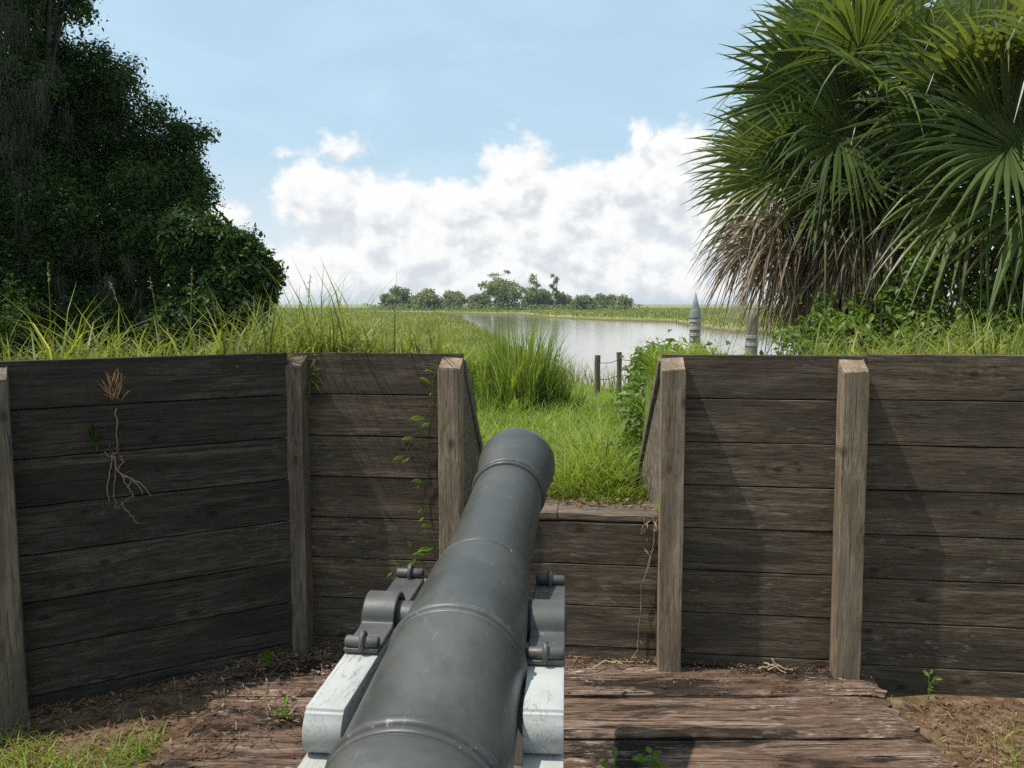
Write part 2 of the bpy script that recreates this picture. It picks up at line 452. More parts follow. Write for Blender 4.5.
def bank_mat():
    m, nt, b = mat_new('bank_turf'); N = NT(nt)
    co = N.n('ShaderNodeTexCoord').outputs['Object']
    n1 = N.noise(co, 2.2, 8, .65).outputs['Fac']; n2 = N.noise(co, 25, 7, .7).outputs['Fac']
    green = N.ramp(n2, [(.3, (.05, .085, .014)), (.7, (.15, .21, .045))])
    soil = N.ramp(n2, [(.3, (.06, .042, .028)), (.7, (.22, .165, .11))])
    col = N.mix(N.rng(n1, .55, .68, 0, .7), green, soil)
    nt.links.new(col, b.inputs['Base Color']); N.put(b.inputs['Roughness'], .95); b.inputs['Specular IOR Level'].default_value = .1
    nt.links.new(N.bump(n2, .8, .03), b.inputs['Normal'])
    return m

def setting():
    def axis(parts): return np.unique(np.concatenate([np.arange(a, b, s) for a, b, s in parts]).round(4))
    xs = axis([(-5000, -700, 800), (-700, -120, 60), (-120, -34, 8), (-34, 34, .9), (34, 120, 8), (120, 700, 60), (700, 5001, 800)])
    ys = axis([(-60, -6, 9), (-6, 12, .5), (12, 130, 1.0), (130, 260, 2.5), (260, 700, 40), (700, 6001, 600)])
    X, Y = np.meshgrid(xs, ys); mb = MB(); grid(mb, X, Y, ground_z(X, Y))
    tag(obj('ground', mb, ground_mat(), None, True), kind='structure')
    # the earth bank behind the timber walls
    xs = axis([(-16, -3, .5), (-3, -.6, .1), (-.6, 1.6, .03), (1.6, 4, .1), (4, 16.1, .5)])
    ts = axis([(0.052, .053, 1), (.1, 1.6, .05), (1.6, 6, .15), (6, 18.1, .5)])
    X, T = np.meshgrid(xs, ts); Y = T + wall_y(X)
    Z = bank_z(X, Y)
    X2 = np.vstack([X[:1], X]); Y2 = np.vstack([Y[:1], Y]); Z2 = np.vstack([np.full((1, X.shape[1]), -.2), Z])
    mb = MB(); grid(mb, X2, Y2, Z2)
    tag(obj('earth_bank', mb, bank_mat(), None, True), kind='structure')
    # river
    m, nt, b = mat_new('river_water'); N = NT(nt)
    co = N.n('ShaderNodeTexCoord').outputs['Object']
    b.inputs['Base Color'].default_value = (.17, .16, .115, 1); b.inputs['Roughness'].default_value = .07; b.inputs['IOR'].default_value = 1.33
    b.inputs['Specular IOR Level'].default_value = .7
    h = N.math('ADD', N.noise(N.vmath('MULTIPLY', co, (.55, 1.6, 1)), 1.1, 5, .6).outputs['Fac'], N.math('MULTIPLY', N.noise(N.vmath('MULTIPLY', co, (2, 6, 1)), 1.4, 3).outputs['Fac'], .3))
    nt.links.new(N.bump(h, .025, .25), b.inputs['Normal'])
    mb = MB(); mb.add([(-70, 10, -1), (90, 10, -1), (90, 275, -1), (-70, 275, -1)], [(0, 1, 2, 3)])
    tag(obj('river_water', mb, m), kind='structure')
setting()

# ------------------------------------------------------------------ timber walls
def plank(mb, x0, x1, z0, z1, y0=0.0, th=.042, seg=None, wobble=.0009, cham=.0022):
    seg = seg or max(3, int((x1 - x0) / .12))
    xs = np.linspace(x0, x1, seg + 1)
    cz = (z0 + z1) / 2 + rng.normal(0, wobble * .6, seg + 1); cy = y0 + th / 2 + rng.normal(0, wobble * .6, seg + 1)
    sweep(mb, np.c_[xs, cy, cz], rect(th / 2, (z1 - z0) / 2, cham), (0, 0, 1), True, wobble * .35)
def post(parent, x, ztop=1.435, zb=-.12, w=.105, d=.095, mat='post', label=None, tilt=0.0):
    mb = MB(); n = 14
    zs = np.concatenate([np.linspace(zb, ztop - .06, n), [ztop - .02, ztop]])
    P = np.c_[x + tilt * zs, np.full(len(zs), -d / 2 - .0025) + rng.normal(0, .0006, len(zs)), zs]
    sweep(mb, P, rect(w / 2, d / 2, .004), (0, 1, 0), True, .0007, np.concatenate([np.ones(len(zs) - 1), [.95]]))
    o = obj('post', mb, M[mat], parent)
    # the sawn end is weathered: it slopes to the front and is broken up
    me = o.data
    for v in me.vertices:
        if v.co.z > ztop - .04:
            v.co.z -= max(0, (-v.co.y) / d) * .045 + random.uniform(0, .014)
    if label: o['label'] = label
    return o
def wall(label, p0, p1, z0, z1, pitch=.2, mat='wall', th=.042, base=None, splits=()):
    """p0, p1: world ends of the front face; local x runs along the wall, local y into the bank"""
    d = np.array(p1) - np.array(p0); L = float(np.hypot(*d))
    t = thing('timber_wall', label, 'wall', (p0[0], p0[1], 0), math.atan2(d[1], d[0]))
    mb = MB(); z = z1
    while z > z0 + .01:
        zb = max(z - pitch, z0)
        cuts = [0.0] + [s for s in splits] + [L]
        for a, b in zip(cuts[:-1], cuts[1:]):
            plank(mb, a + .001, b - .001, zb + .0026, z - .0026, rng.uniform(0, .003), th)
        z = zb
    obj('plank_panel', mb, M[mat], t)
    return t, L
def wy(x): return float(wall_y(x))
# angled wall at the left
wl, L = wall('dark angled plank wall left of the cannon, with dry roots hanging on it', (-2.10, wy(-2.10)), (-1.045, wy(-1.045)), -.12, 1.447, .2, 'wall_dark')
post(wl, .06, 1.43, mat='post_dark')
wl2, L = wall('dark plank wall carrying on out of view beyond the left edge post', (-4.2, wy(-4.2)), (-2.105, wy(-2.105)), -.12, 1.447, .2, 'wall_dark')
# between corner and embrasure
wb, L = wall('short plank wall with a green vine, between the corner post and the embrasure', (-1.04, wy(-1.039)), (-.232, wy(-.232)), -.12, 1.443)
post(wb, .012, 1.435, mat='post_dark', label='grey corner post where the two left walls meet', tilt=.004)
post(wb, L - .045, 1.43, label='pale post with two large knots')
# below the embrasure
ws, L = wall('low plank wall under the open embrasure, behind the cannon muzzle', (-.23, wy(-.23)), (.677, wy(.677)), -.12, .655, .2)
mb = MB(); plank(mb, -.0, .44, .659, .705, .0, .22, 5, .003, .01); plank(mb, .444, L - .002, .659, .702, .006, .22, 4, .003, .01)
o = obj('sill', mb, M['sill'], ws)
# right of the embrasure
wr, L = wall('plank wall right of the embrasure, between two pale upright posts', (.68, wy(.68)), (1.56, wy(1.56)), -.12, 1.445)
post(wr, .050, 1.435, label='pale post beside the embrasure opening', tilt=-.004)
post(wr, L - .052, 1.435, w=.108, label='pale free standing post in the middle of the right wall', tilt=-.012)
wf, L = wall('long dark plank wall running out of the photo at the right edge', (1.562, wy(1.562)), (4.4, wy(4.4)), -.2, 1.452, .203)
# the boarded cheeks of the embrasure
def cheek(parent, a, b, ztop, zend, side, label):
    """a, b: world (x, y) of the inner face near the wall and at its far end"""
    rz = parent.rotation_euler.z; o0 = np.array(parent.location[:2]); c, s = math.cos(-rz), math.sin(-rz)
    def loc(p): q = np.array(p) - o0; return np.array([q[0] * c - q[1] * s, q[0] * s + q[1] * c])
    A, Bq = loc(a), loc(b); d = Bq - A; L = np.hypot(*d); u = d / L; n = np.array([u[1], -u[0]]) * side
    mb = MB()
    zs = np.linspace(.55, ztop, 5)
    for z0, z1 in zip(zs[:-1], zs[1:]):
        def lim(z): return L * np.clip((ztop - z) / (ztop - zend), .03, 1)
        poly = [(.0, z0 + .002), (lim(z0 + .002), z0 + .002), (lim(z1 - .002), z1 - .002), (.0, z1 - .002)]
        off = rng.uniform(0, .006)
        prism(mb, poly, off, .04 + off, lambda q, z, t: (*(A + u * q + n * t), z))
    o = obj('embrasure_cheek', mb, M['cheek_board'], parent)
    mb = MB()
    p0 = np.array([*(A + n * .02), ztop]); p1 = np.array([*(A + u * L + n * .02), zend])
    sweep(mb, np.array([p0 + (p1 - p0) * t for t in np.linspace(0.03, 1.02, 7)]), rect(.032, .018, .004), (0, 0, 1), True, .001)
    obj('coping_board', mb, M['cheek_board'], o)
    if label: o['label'] = label
cheek(wb, (-.236, wy(-.236) + .045), (-.125, 4.36), 1.43, .62, -1, 'sloping board cheek on the left of the opening')
cheek(wr, (.690, wy(.69) + .045), (.674, 4.30), 1.44, .66, 1, 'sloping board cheek on the right of the opening')

# ------------------------------------------------------------------ timber platform
def platform():
    t = thing('timber_platform', 'worn reddish plank platform on the ground under the cannon', 'platform', (.17, 2.0, 0))
    ys = [3.66, 3.30, 2.965, 2.66, 2.35, 2.04, 1.74, 1.43, 1.13, .82, .52]
    mb = MB()
    for i, (a, b) in enumerate(zip(ys[:-1], ys[1:])):
        xr = 1.62 + rng.uniform(-.035, .05); xl = -1.33 + rng.uniform(-.05, .05); n = 44
        if i == 0: xr = 1.63
        xs = np.linspace(xl, xr, n)
        k = 12; prof_y = np.linspace(a - .006, b + .006, k)
        X, Y = np.meshgrid(xs, prof_y)
        Y = Y + .006 * np.sin(X * 3 + i) * np.sin(X * 7.1 + 2 * i)
        edge = np.minimum(np.arange(k), k - 1 - np.arange(k))[:, None]
        Z = .0 - .012 * (edge == 0) + rng.normal(0, .0012, X.shape) + .006 * wob(X * .4, Y * 3 + i, 3) - .004 * i % .01
        endw = np.minimum(np.arange(n), n - 1 - np.arange(n))[None]
        Z = Z - .012 * (endw == 0)
        X = X + (endw == 0) * rng.normal(0, .014, X.shape)
        # worn hollows near the right end
        Z = Z - .012 * np.clip(wob(X * 1.2, Y * 8, 2) - .3, 0, 1)
        grid(mb, X, Y, Z)
        for (xx, yy, zz) in ((X[0], Y[0], Z[0]), (X[-1], Y[-1], Z[-1]), (X[:, 0], Y[:, 0], Z[:, 0]), (X[:, -1], Y[:, -1], Z[:, -1])):
            grid(mb, np.vstack([xx, xx]), np.vstack([yy, yy]), np.vstack([zz, zz - .11]))
    o = obj('plank_deck', mb, M['deck'], t, True)
    o.location = (-.17, -2.0, 0)
    smooth_by_angle(o, 50)
    return t
platform()

# ------------------------------------------------------------------ cannon
AZ, EL = R(7.8), R(13.0)
cannon = thing('cannon', 'black iron cannon on a pale painted truck carriage, pointing through the embrasure', 'cannon', (-.131, 1.789, 0), -AZ)
def to_local(x, y):
    dx, dy = x + .131, y - 1.789
    return dx * math.cos(AZ) - dy * math.sin(AZ), dx * math.sin(AZ) + dy * math.cos(AZ)
ax = np.array([0, math.cos(EL), math.sin(EL)]); ao = np.array([0, 0, .829])
def ringp(s, r, w=.02, h=.008):   # a raised moulding: one round bead and a finer one behind it
    out = [(s - w, r), (s - w + .001, r + h * .5)]
    for k in range(7):
        a = math.pi * k / 6; out.append((s - w * .45 - w * .3 * math.cos(a), r + h * .42 + h * .45 * math.sin(a)))
    out.append((s - w * .08, r + h * .3))
    for k in range(7):
        a = math.pi * k / 6; out.append((s + w * .42 - w * .44 * math.cos(a), r + h * .45 + h * .75 * math.sin(a)))
    return out + [(s + w - .001, r + h * .4), (s + w, r)]
def barrel():
    body = [(-1.04, .16), (-1.02, .19)]
    body += [(-.98, .212), (-.94, .214), (-.925, .196), (-.60, .188), (-.42, .176)]
    body += [(-.386, .1745), (-.2, .168), (0, .161), (.03, .158), (.2, .146), (.32, .139), (.38, .1265), (.6, .121), (.80, .1175), (.886, .1165)]
    body += [(.93, .1175), (.99, .1225), (1.05, .132), (1.10, .1385), (1.135, .1395), (1.16, .136), (1.175, .128), (1.18, .118), (1.18, .07), (1.175, .068), (.7, .066)]
    mb = MB(); lathe(mb, body, ao, ax, 96)
    b = obj('barrel', mb, M['iron'], cannon); smooth_by_angle(b, 42)
    for s, r, w, h in ((.90, .1175, .021, .010), (.357, .1285, .018, .006), (0, .1595, .024, .008), (-.386, .1735, .028, .009), (-.93, .21, .03, .012)):
        mb = MB(); lathe(mb, ringp(s, r - .002, w, h), ao, ax, 96)
        o = obj('barrel_ring', mb, M['iron_ring'], b); smooth_by_angle(o, 60)
    mb = MB()
    lathe(mb, [(-1.27, .02), (-1.265, .045), (-1.24, .066), (-1.20, .072), (-1.16, .06), (-1.13, .042), (-1.10, .045), (-1.06, .09), (-1.03, .15)], ao, ax, 40)
    o = obj('cascabel', mb, M['iron'], b); smooth_by_angle(o, 60)
    mb = MB(); lathe(mb, [(1.0, .064), (1.1815, .067)], ao, ax, 40); o = obj('bore', mb, M['bore'], b)
    # trunnions
    for side, xe in ((-1, -.303), (1, .240)):
        mb = MB(); x0, x1 = (xe, -.05) if side < 0 else (.05, xe)
        prof = [(x0, .038), (x0 + .006, .045), (x1 - .006, .045), (x1, .038)]
        lathe(mb, prof, (0, TR[0], TR[1]), (1, 0, 0), 32)
        o = obj('trunnion', mb, M['iron_fit'], b); smooth_by_angle(o, 50)
TR = (.262, .832)                          # trunnion centre: local y, z
barrel()
def carriage_cheek(xo, yo, az, side, thick):
    """xo, yo: world point on the OUTER face at the first step; az: world heading of the cheek"""
    lx, ly = to_local(xo, yo); da = az - R(7.8)
    ux, uy = math.sin(da), math.cos(da); nx, ny = uy * -side, -ux * -side      # n points inwards
    def tf(q, z, t): return (lx + ux * q + nx * t, ly + uy * q + ny * t, z)
    top = .82
    poly = [(.80, top)]
    def quarter(q0, z0, r, n=7):             # ovolo step, bulging backwards
        return [(q0 - r * math.sin(a) * .42, z0 - r * (1 - math.cos(a))) for a in np.linspace(0, math.pi / 2, n)] 
    z, q = top, 0.0
    for k in range(3):
        poly += [(q - .012, z), (q - .014, z - .007), (q - .020, z - .008)]
        for a in np.linspace(.5, math.pi * .93, 9):
            poly.append((q - .006 - .032 * math.sin(a), z - .054 + .046 * math.cos(a)))
        z -= .102; poly.append((q + .004, z))
        q -= .26; poly.append((q, z))
    poly += [(q, z - .13), (q + .2, z - .16), (q + .35, .24), (.80, .20), (.83, .24), (.83, .78)]
    mb = MB(); prism(mb, poly, 0, thick, tf)
    o = obj('carriage_cheek', mb, M['paint'], cannon)
    bevel_obj(o, .0035, 2); smooth_by_angle(o, 35)
    # capsquare strap over the trunnion
    qc = (TR[1] * 0 + TR[0] - ly) / uy
    w0, w1 = -.002, thick + .002
    line = [(qc - .215, top + .004), (qc - .085, top + .004), (qc - .066, top + .010)]
    for a in np.linspace(math.pi * .97, math.pi * .03, 13): line.append((qc + .056 * math.cos(a), TR[1] + .054 * math.sin(a)))
    line += [(qc + .066, top + .010), (qc + .085, top + .004), (qc + .31, top + .004)]
    th = .013
    L = np.array(line); tn = nrm(np.gradient(L, axis=0)); nn = np.c_[-tn[:, 1], tn[:, 0]]
    out = L + nn * th
    mb = MB(); V = []; F = []
    for k in range(len(L)):
        for (p, t) in ((L[k], w0), (L[k], w1), (out[k], w1), (out[k], w0)): V.append(tf(p[0], p[1], t))
    for k in range(len(L) - 1):
        a = 4 * k
        for j in range(4): F.append((a + j, a + (j + 1) % 4, a + 4 + (j + 1) % 4, a + 4 + j))
    F += [(0, 1, 2, 3), tuple(4 * (len(L) - 1) + j for j in (3, 2, 1, 0))]
    mb.add(V, F); cs = obj('capsquare', mb, M['iron_fit'], o)
    bevel_obj(cs, .003, 1, 50); smooth_by_angle(cs, 40)
    # keys: a short rod across each end, held in an eye bolt
    for qk, hz, ext in ((qc - .200, .028, -.002), (qc + .30, .030, -.002)):
        mb = MB(); zc = top + hz
        tube(mb, [tf(qk, zc, w0 - ext), tf(qk, zc, w0 - ext + .004), tf(qk, zc, w1 + ext - .004), tf(qk, zc, w1 + ext)], [.011, .0145, .0145, .011], 16)
        k_ = obj('key_rod', mb, M['iron_fit'], o); smooth_by_angle(k_, 50)
        mb = MB(); tm = thick * .52
        ang = np.linspace(-.5 * math.pi, 1.5 * math.pi, 17)
        tube(mb, [tf(qk + .019 * math.cos(a) + .0, zc + .001 + .021 * math.sin(a), tm) for a in ang], .007, 8)
        tube(mb, [tf(qk, top - .01, tm), tf(qk, zc - .02, tm)], .009, 8)
        k_ = obj('eye_bolt', mb, M['iron_fit'], o); smooth_by_angle(k_, 60)
        mb = MB(); tube(mb, [tf(qk - .012, top + .002, tm), tf(qk - .012, top + .0075, tm)], .022, 14)
        obj('rust_stain', mb, M['rust'], o) if False else None
    return o
cl = carriage_cheek(-.436, 1.63, R(6.2), -1, .084)
cr = carriage_cheek(.110, 1.62, R(3.9), 1, .086)
def running_gear():
    for yl, rad in ((.42, .15), (-.60, .145)):
        mb = MB(); sweep(mb, [(-.50, yl, rad), (-.49, yl, rad), (.49, yl, rad), (.5, yl, rad)], rect(.05, .055, .01), (0, 0, 1))
        obj('axle', mb, M['paint'], cannon)
        for s in (-1, 1):
            mb = MB(); lathe(mb, [(s * .395, rad - .015), (s * .40, rad), (s * .475, rad), (s * .48, rad - .015)], (0, yl, rad), (1, 0, 0), 40)
            w = obj('truck_wheel', mb, M['paint'], cannon); smooth_by_angle(w, 40)
            mb = MB(); lathe(mb, [(s * .46, .05), (s * .487, .05), (s * .49, .04)], (0, yl, rad), (1, 0, 0), 20)
            obj('hub', mb, M['iron_fit'], w)
    mb = MB(); sweep(mb, [(0, -.85, .33), (0, -.3, .37), (0, .1, .40)], rect(.12, .03, .006), (0, 0, 1)); obj('carriage_bed', mb, M['paint'], cannon)
    mb = MB(); prism(mb, [(-.95, .44), (-.45, .40), (-.45, .46), (-.95, .53)], -.07, .07, lambda q, z, t: (t, q, z)); obj('quoin', mb, M['paint'], cannon)
    mb = MB(); sweep(mb, [(-.27, .50, .50), (.17, .50, .50)], rect(.05, .18, .008), (0, 0, 1)); obj('transom', mb, M['paint'], cannon)
running_gear()

# ------------------------------------------------------------------ grasses (nobody could count the blades)
def in_lane(x, y, m=.0):
    le, re = lane_edges(y); return (x > le + m) & (x < re - m)
def bank_grass():
    mb = MB(); N = 42000
    y = 3.7 + 7.5 * rng.random(N) ** 1.6; x = rng.uniform(-1, 1, N) * (1.2 + .85 * y)
    y = np.maximum(y, wall_y(x) + .07 + .05 * rng.random(N))
    tuft = wob(x * 2.1, y * 2.3, 1.6)
    k = (~in_lane(x, y, -.12 * np.ones(N))) & (rng.random(N) < np.where(x < 0, .75, .5) + .5 * tuft)
    x, y, tuft = x[k], y[k], tuft[k]; n = len(x)
    low = np.interp(x / y, [.12, .2, .33, .42], [1, .42, .42, 1])
    patch = (.65 + .55 * sstep((wob(x * 1.3 + 2, y, 1.1) + .6) / 1.2)) * (.8 + .3 * np.clip(tuft, 0, 1))
    h = (.10 + .36 * rng.random(n) ** 1.9) * patch * low * np.where(x / y < -.08, 1.35, 1)
    blades(mb, np.c_[x, y, land_z(x, y) - .02], h, .005 + .008 * rng.random(n), .25 + 1.2 * rng.random(n) ** 1.5, rng.uniform(0, 2 * np.pi, n))
    # longer arching blades and old straw stems
    n = 4200; y = 3.85 + 4.5 * rng.random(n); x = rng.uniform(-1, 1, n) * (1 + .8 * y); y = np.maximum(y, wall_y(x) + .12)
    k = (~in_lane(x, y, -.2 * np.ones(n))) & ((x / y < .14) | (x / y > .36)); x, y = x[k], y[k]; n = len(x)
    blades(mb, np.c_[x, y, land_z(x, y) - .02], .24 + .34 * rng.random(n) ** 1.8, .0035 + .0055 * rng.random(n), .3 + 1.3 * rng.random(n), rng.uniform(0, 2 * np.pi, n), 1, 5)
    tag(obj('bank_grass', mb, M['grass']), 'long bright green grass along the top of the earth bank', 'grass', kind='stuff')
    # short turf in the embrasure lane, taller towards its right side
    mb = MB(); N = 34000
    y = 3.86 + 17 * rng.random(N) ** 2.0; le, re = lane_edges(y); le = np.maximum(le, -2.5 - .1 * y); x = le - .1 + (re - le + .5) * rng.random(N)
    n = N
    tall = sstep((x - .12) / .35) * sstep((7 - y) / 2.5) * sstep((lane_edges(y)[1] - .02 - x) / .15)
    h = (.05 + .19 * rng.random(n) ** 1.7) * (1 + y * .03) + tall * .34 * rng.random(n) ** 1.4
    h *= np.clip((y - 3.8) / .25, .35, 1)
    blades(mb, np.c_[x, y, land_z(x, y) - .01], h, .004 + .004 * rng.random(n) + .0003 * y, .3 + 1.0 * rng.random(n), rng.uniform(0, 2 * np.pi, n))
    tag(obj('lane_grass', mb, M['lawn']), 'short bright turf sloping down from the embrasure sill to the river', 'grass', kind='stuff')
def marsh_grass():
    mb = MB(); N = 150000
    y = np.exp(rng.uniform(np.log(9), np.log(420), N)); x = rng.uniform(-1, 1, N) * (.78 * y + 4)
    sd = river_sd(x + .5 * wob(x, y, .35), y)
    k = (sd > .35) & ~(in_lane(x, y, .2 * np.ones(N)) & (y < 18)) & ~((y < 12) & (x > 2.2))
    k &= ~((np.abs(x - 1.4) < 1.6) & (y < 21) & (y > 11) & (rng.random(N) < .8))
    x, y, sd = x[k], y[k], sd[k]; n = len(x)
    h = (.55 + .5 * rng.random(n)) * (.8 + .3 * wob(x, y, .22)) * np.where(y < 16, .75, 1) * np.clip(.55 + sd * .35, 0, 1)
    h = np.where((x < -8) & (y < 40), h * 1.15, h)
    w = (.008 + .010 * rng.random(n)) * np.maximum(1, y / 16)
    blades(mb, np.c_[x, y, land_z(x, y) - .05], h, w, .15 + .5 * rng.random(n), rng.uniform(0, 2 * np.pi, n), 1, 2)
    tag(obj('marsh_grass', mb, M['marsh']), 'wide green salt marsh grass around the river out to the horizon', 'grass', kind='stuff')
def yard_grass():
    mb = MB(); N = 24000
    x = np.concatenate([rng.uniform(-2.4, -1.36, N // 2), rng.uniform(1.66, 2.9, N // 2)]); y = rng.uniform(1.6, 3.5, N)
    left = x < 0
    k = (y < wall_y(x) - .05)
    pl = sstep((3.05 - y + .25 * wob(x * 2, y * 2, 2) - (x + 2.0) * .0) / .35)
    pr = sstep((x - 1.66 + (3.0 - y) * .15 + .25 * wob(x * 2, y * 2, 2)) / .5) * .8 * sstep((3.28 - y) / .4)
    k &= rng.random(N) < np.where(left, pl, pr)
    x, y = x[k], y[k]; n = len(x)
    blades(mb, np.c_[x, y, ground_z(x, y) - .005], .03 + .07 * rng.random(n), .003 + .003 * rng.random(n), .4 + 1.1 * rng.random(n), rng.uniform(0, 2 * np.pi, n))
    tag(obj('yard_grass', mb, M['lawn']), 'thin tufts of short grass on the bare soil at both sides of the platform', 'grass', kind='stuff')
def litter():
    mb = MB()
    N = 6400
    x = np.concatenate([rng.uniform(-2.0, -.55, N // 2), rng.uniform(1.6, 2.7, N // 4), rng.uniform(-.7, 1.65, N // 4)])
    yl = np.concatenate([wall_y(x[:N // 2]) - .03 - .95 * rng.random(N // 2) ** 2.6, rng.uniform(2.4, 3.38, N // 4), wall_y(x[3 * N // 4:]) - .03 - .34 * rng.random(N // 4) ** 3.6])
    deck = (x > -1.28) & (x < 1.6) & (yl < 3.66)
    z = np.where(deck, .012, ground_z(x, yl) + .008) + .008 * rng.random(N)
    n = np.tile([0, 0, 1.0], (N, 1))
    leaves(mb, np.c_[x, yl, z], (.008 + .028 * rng.random(N) ** 2.4) * np.where(np.arange(N) < 3 * N // 4, 1, .7), n, .42, .35, .0)
    # needles
    N = 1700; x = np.concatenate([rng.uniform(-2.0, -.5, N * 2 // 3), rng.uniform(1.6, 2.7, N - N * 2 // 3)])
    y = np.where(x < 0, wall_y(x) - .03 - .9 * rng.random(N) ** 2.2, rng.uniform(2.4, 3.35, N))
    a = rng.uniform(0, np.pi, N); l = .03 + .06 * rng.random(N); w = .0012
    d = np.c_[np.cos(a), np.sin(a), rng.normal(0, .12, N)]; s = np.c_[-np.sin(a), np.cos(a), np.zeros(N)]
    deck = (x > -1.28) & (x < 1.6)
    P = np.c_[x, y, np.where(deck, .016, ground_z(x, y) + .012) + .01 * rng.random(N)]
    V = np.stack([P - s * w, P + s * w, P + s * w + d * l[:, None], P - s * w + d * l[:, None]], 1)
    b = (np.arange(N) * 4)[:, None]; mb.add(V.reshape(-1, 3), b + np.array([0, 1, 2, 3]))
    # on the sill and at the mouth of the lane
    N = 500; x = rng.uniform(-.15, .66, N); y = wall_y(x) + .10 + .28 * rng.random(N)
    leaves(mb, np.c_[x, y, np.where(y - wall_y(x) < .22, .712, .70) + .006 * rng.random(N)], .015 + .03 * rng.random(N), np.tile([0, 0, 1.0], (N, 1)), .4, .4, 0)
    tag(obj('leaf_litter', mb, M['litter']), 'brown dead leaves and needles strewn along the foot of the walls', 'litter', kind='stuff')
def weeds():
    mb = MB(); n = 520
    y = 4.2 + 4.0 * rng.random(n); x = 1.1 + rng.random(n) * (.4 + .75 * y); k = (y > wall_y(x) + .25) & (wob(x * 1.4, y * 1.4, 1.2) > -.35) & ~((x / y > .2) & (x / y < .34)); x, y = x[k], y[k]; n = len(x)
    c = np.c_[x, y, land_z(x, y) + .08 + .22 * rng.random(n)]; q = np.repeat(c, 9, 0) + rng.normal(0, .07, (n * 9, 3))
    leaves(mb, q, .025 + .04 * rng.random(len(q)), np.tile([0, -.2, 1.0], (len(q), 1)), .5, .7)
    y = 4.2 + 3.5 * rng.random(200); x = -.6 - rng.random(200) * y * .7; c = np.c_[x, y, land_z(x, y) + .05 + .15 * rng.random(200)]; q = np.repeat(c, 6, 0) + rng.normal(0, .06, (1200, 3))
    leaves(mb, q, .02 + .035 * rng.random(1200), np.tile([0, -.2, 1.0], (1200, 1)), .5, .7)
    tag(obj('bank_weeds', mb, M['bramble']), 'leafy green weeds mixed into the grass on top of the bank', 'weeds', kind='stuff')
bank_grass(); marsh_grass(); yard_grass(); litter(); weeds()

# ------------------------------------------------------------------ reeds, brambles, shrubs
def reeds(name, label, x, y, r, n, h, cat='reeds', mat='reed', w=.016):
    t = thing(name, label, cat, (x, y, float(land_z(x, y))))
    a = rng.uniform(0, 2 * np.pi, n); rr = r * np.sqrt(rng.random(n)) * (1 + .22 * np.sin(3 * a + 1) + .12 * np.sin(7 * a)) * (1 + .25 * rng.random(n) ** 3)
    px, py = rr * np.cos(a), rr * np.sin(a) * .8
    mb = MB(); pz = land_z(x + px, y + py) - float(land_z(x, y)) - .03
    hh = h * (.55 + .5 * rng.random(n)) * np.clip(1.05 - .75 * (rr / r) ** 2.5, .25, 1)
    az = np.arctan2(py, px) + rng.normal(0, .8, n)
    blades(mb, np.c_[px, py, pz], hh, w * (.5 + rng.random(n)), .06 + .38 * rng.random(n) * (.5 + rr / r), az, 1.0, 5)
    obj('reed_blades', mb, M[mat], t)
    return t
reeds('reed_clump', 'tall clump of green reeds left of the grassy lane, before the water', .10, 10.6, .68, 1350, 1.5)
reeds('reed_clump', 'lower reed clump just left of the tall clump, behind the wall', -1.0, 11.2, .8, 1100, 1.2)

def shrub(name, label, blobs, nclump, per, csize, lsize, mat, base, cat='shrub', group=None, stems=9, aspect=.5):
    """blobs in world coordinates; base = world foot"""
    b = np.array(base, float); t = thing(name, label, cat, base, 0, group)
    B = np.array(blobs, float); B[:, :3] -= b
    mb = MB(); clump_crown(mb, B, nclump, per, csize, lsize, aspect, .45); obj('foliage', mb, M[mat], t)
    mb = MB()
    for k in range(stems):
        c = B[k % len(B)]; e = c[:3] + rng.normal(0, .45, 3) * c[3:]
        p0 = np.array([rng.normal(0, .05), rng.normal(0, .05), -.03]); mid = (p0 + e) / 2 + rng.normal(0, .08, 3) * np.linalg.norm(e) * .4
        tt = np.linspace(0, 1, 7)[:, None]
        tube(mb, (1 - tt) ** 2 * p0 + 2 * tt * (1 - tt) * mid + tt ** 2 * e, np.linspace(.010, .003, 7) * max(1, np.linalg.norm(e)), 5)
    obj('stems', mb, M['bark'], t)
    return t
shrub('bramble_bush', 'tangled bramble mound spilling over the right edge of the grassy lane',
      [(.90, 5.0, .98, .19, .40, .20), (1.05, 5.4, 1.08, .24, .42, .22), (1.0, 5.8, .95, .18, .4, .18), (1.08, 5.2, 1.22, .22, .40, .12), (1.12, 6.3, 1.0, .2, .4, .2), (.72, 4.8, .82, .12, .25, .12), (1.05, 5.6, 1.24, .22, .35, .14), (1.2, 5.3, 1.22, .18, .3, .11), (1.12, 6.0, 1.18, .2, .3, .18)],
      900, 10, .10, .048, 'bramble', (.92, 5.4, float(land_z(.92, 5.4))), 'bush', None, 16)
shrub('leafy_shrub', 'upright light green sapling in front of the palm trunks', [(3.35, 6.6, 1.75, .28, .25, .42), (3.3, 6.6, 1.35, .34, .3, .3), (3.42, 6.6, 2.1, .14, .14, .16)],
      170, 10, .14, .07, 'shrub', (3.32, 6.6, float(land_z(3.32, 6.6))))
shrub('leafy_shrub', 'low dense shrub below the dead fronds of the leftmost palm', [(2.75, 7.0, 1.33, .36, .4, .32), (3.1, 7.0, 1.32, .42, .4, .3), (2.95, 7.1, 1.62, .26, .25, .26)],
      260, 10, .15, .065, 'shrub', (2.95, 7.0, float(land_z(2.95, 7.0))))
shrub('leafy_shrub', 'wide leafy shrub at the right edge of the photo under the palms', [(4.2, 6.0, 1.35, .6, .4, .3), (3.6, 5.9, 1.32, .42, .4, .24), (4.0, 6.2, 1.62, .34, .3, .24), (3.75, 6.2, 1.8, .22, .2, .2)],
      420, 10, .15, .055, 'shrub', (4.0, 6.0, float(land_z(4.0, 6.0))))
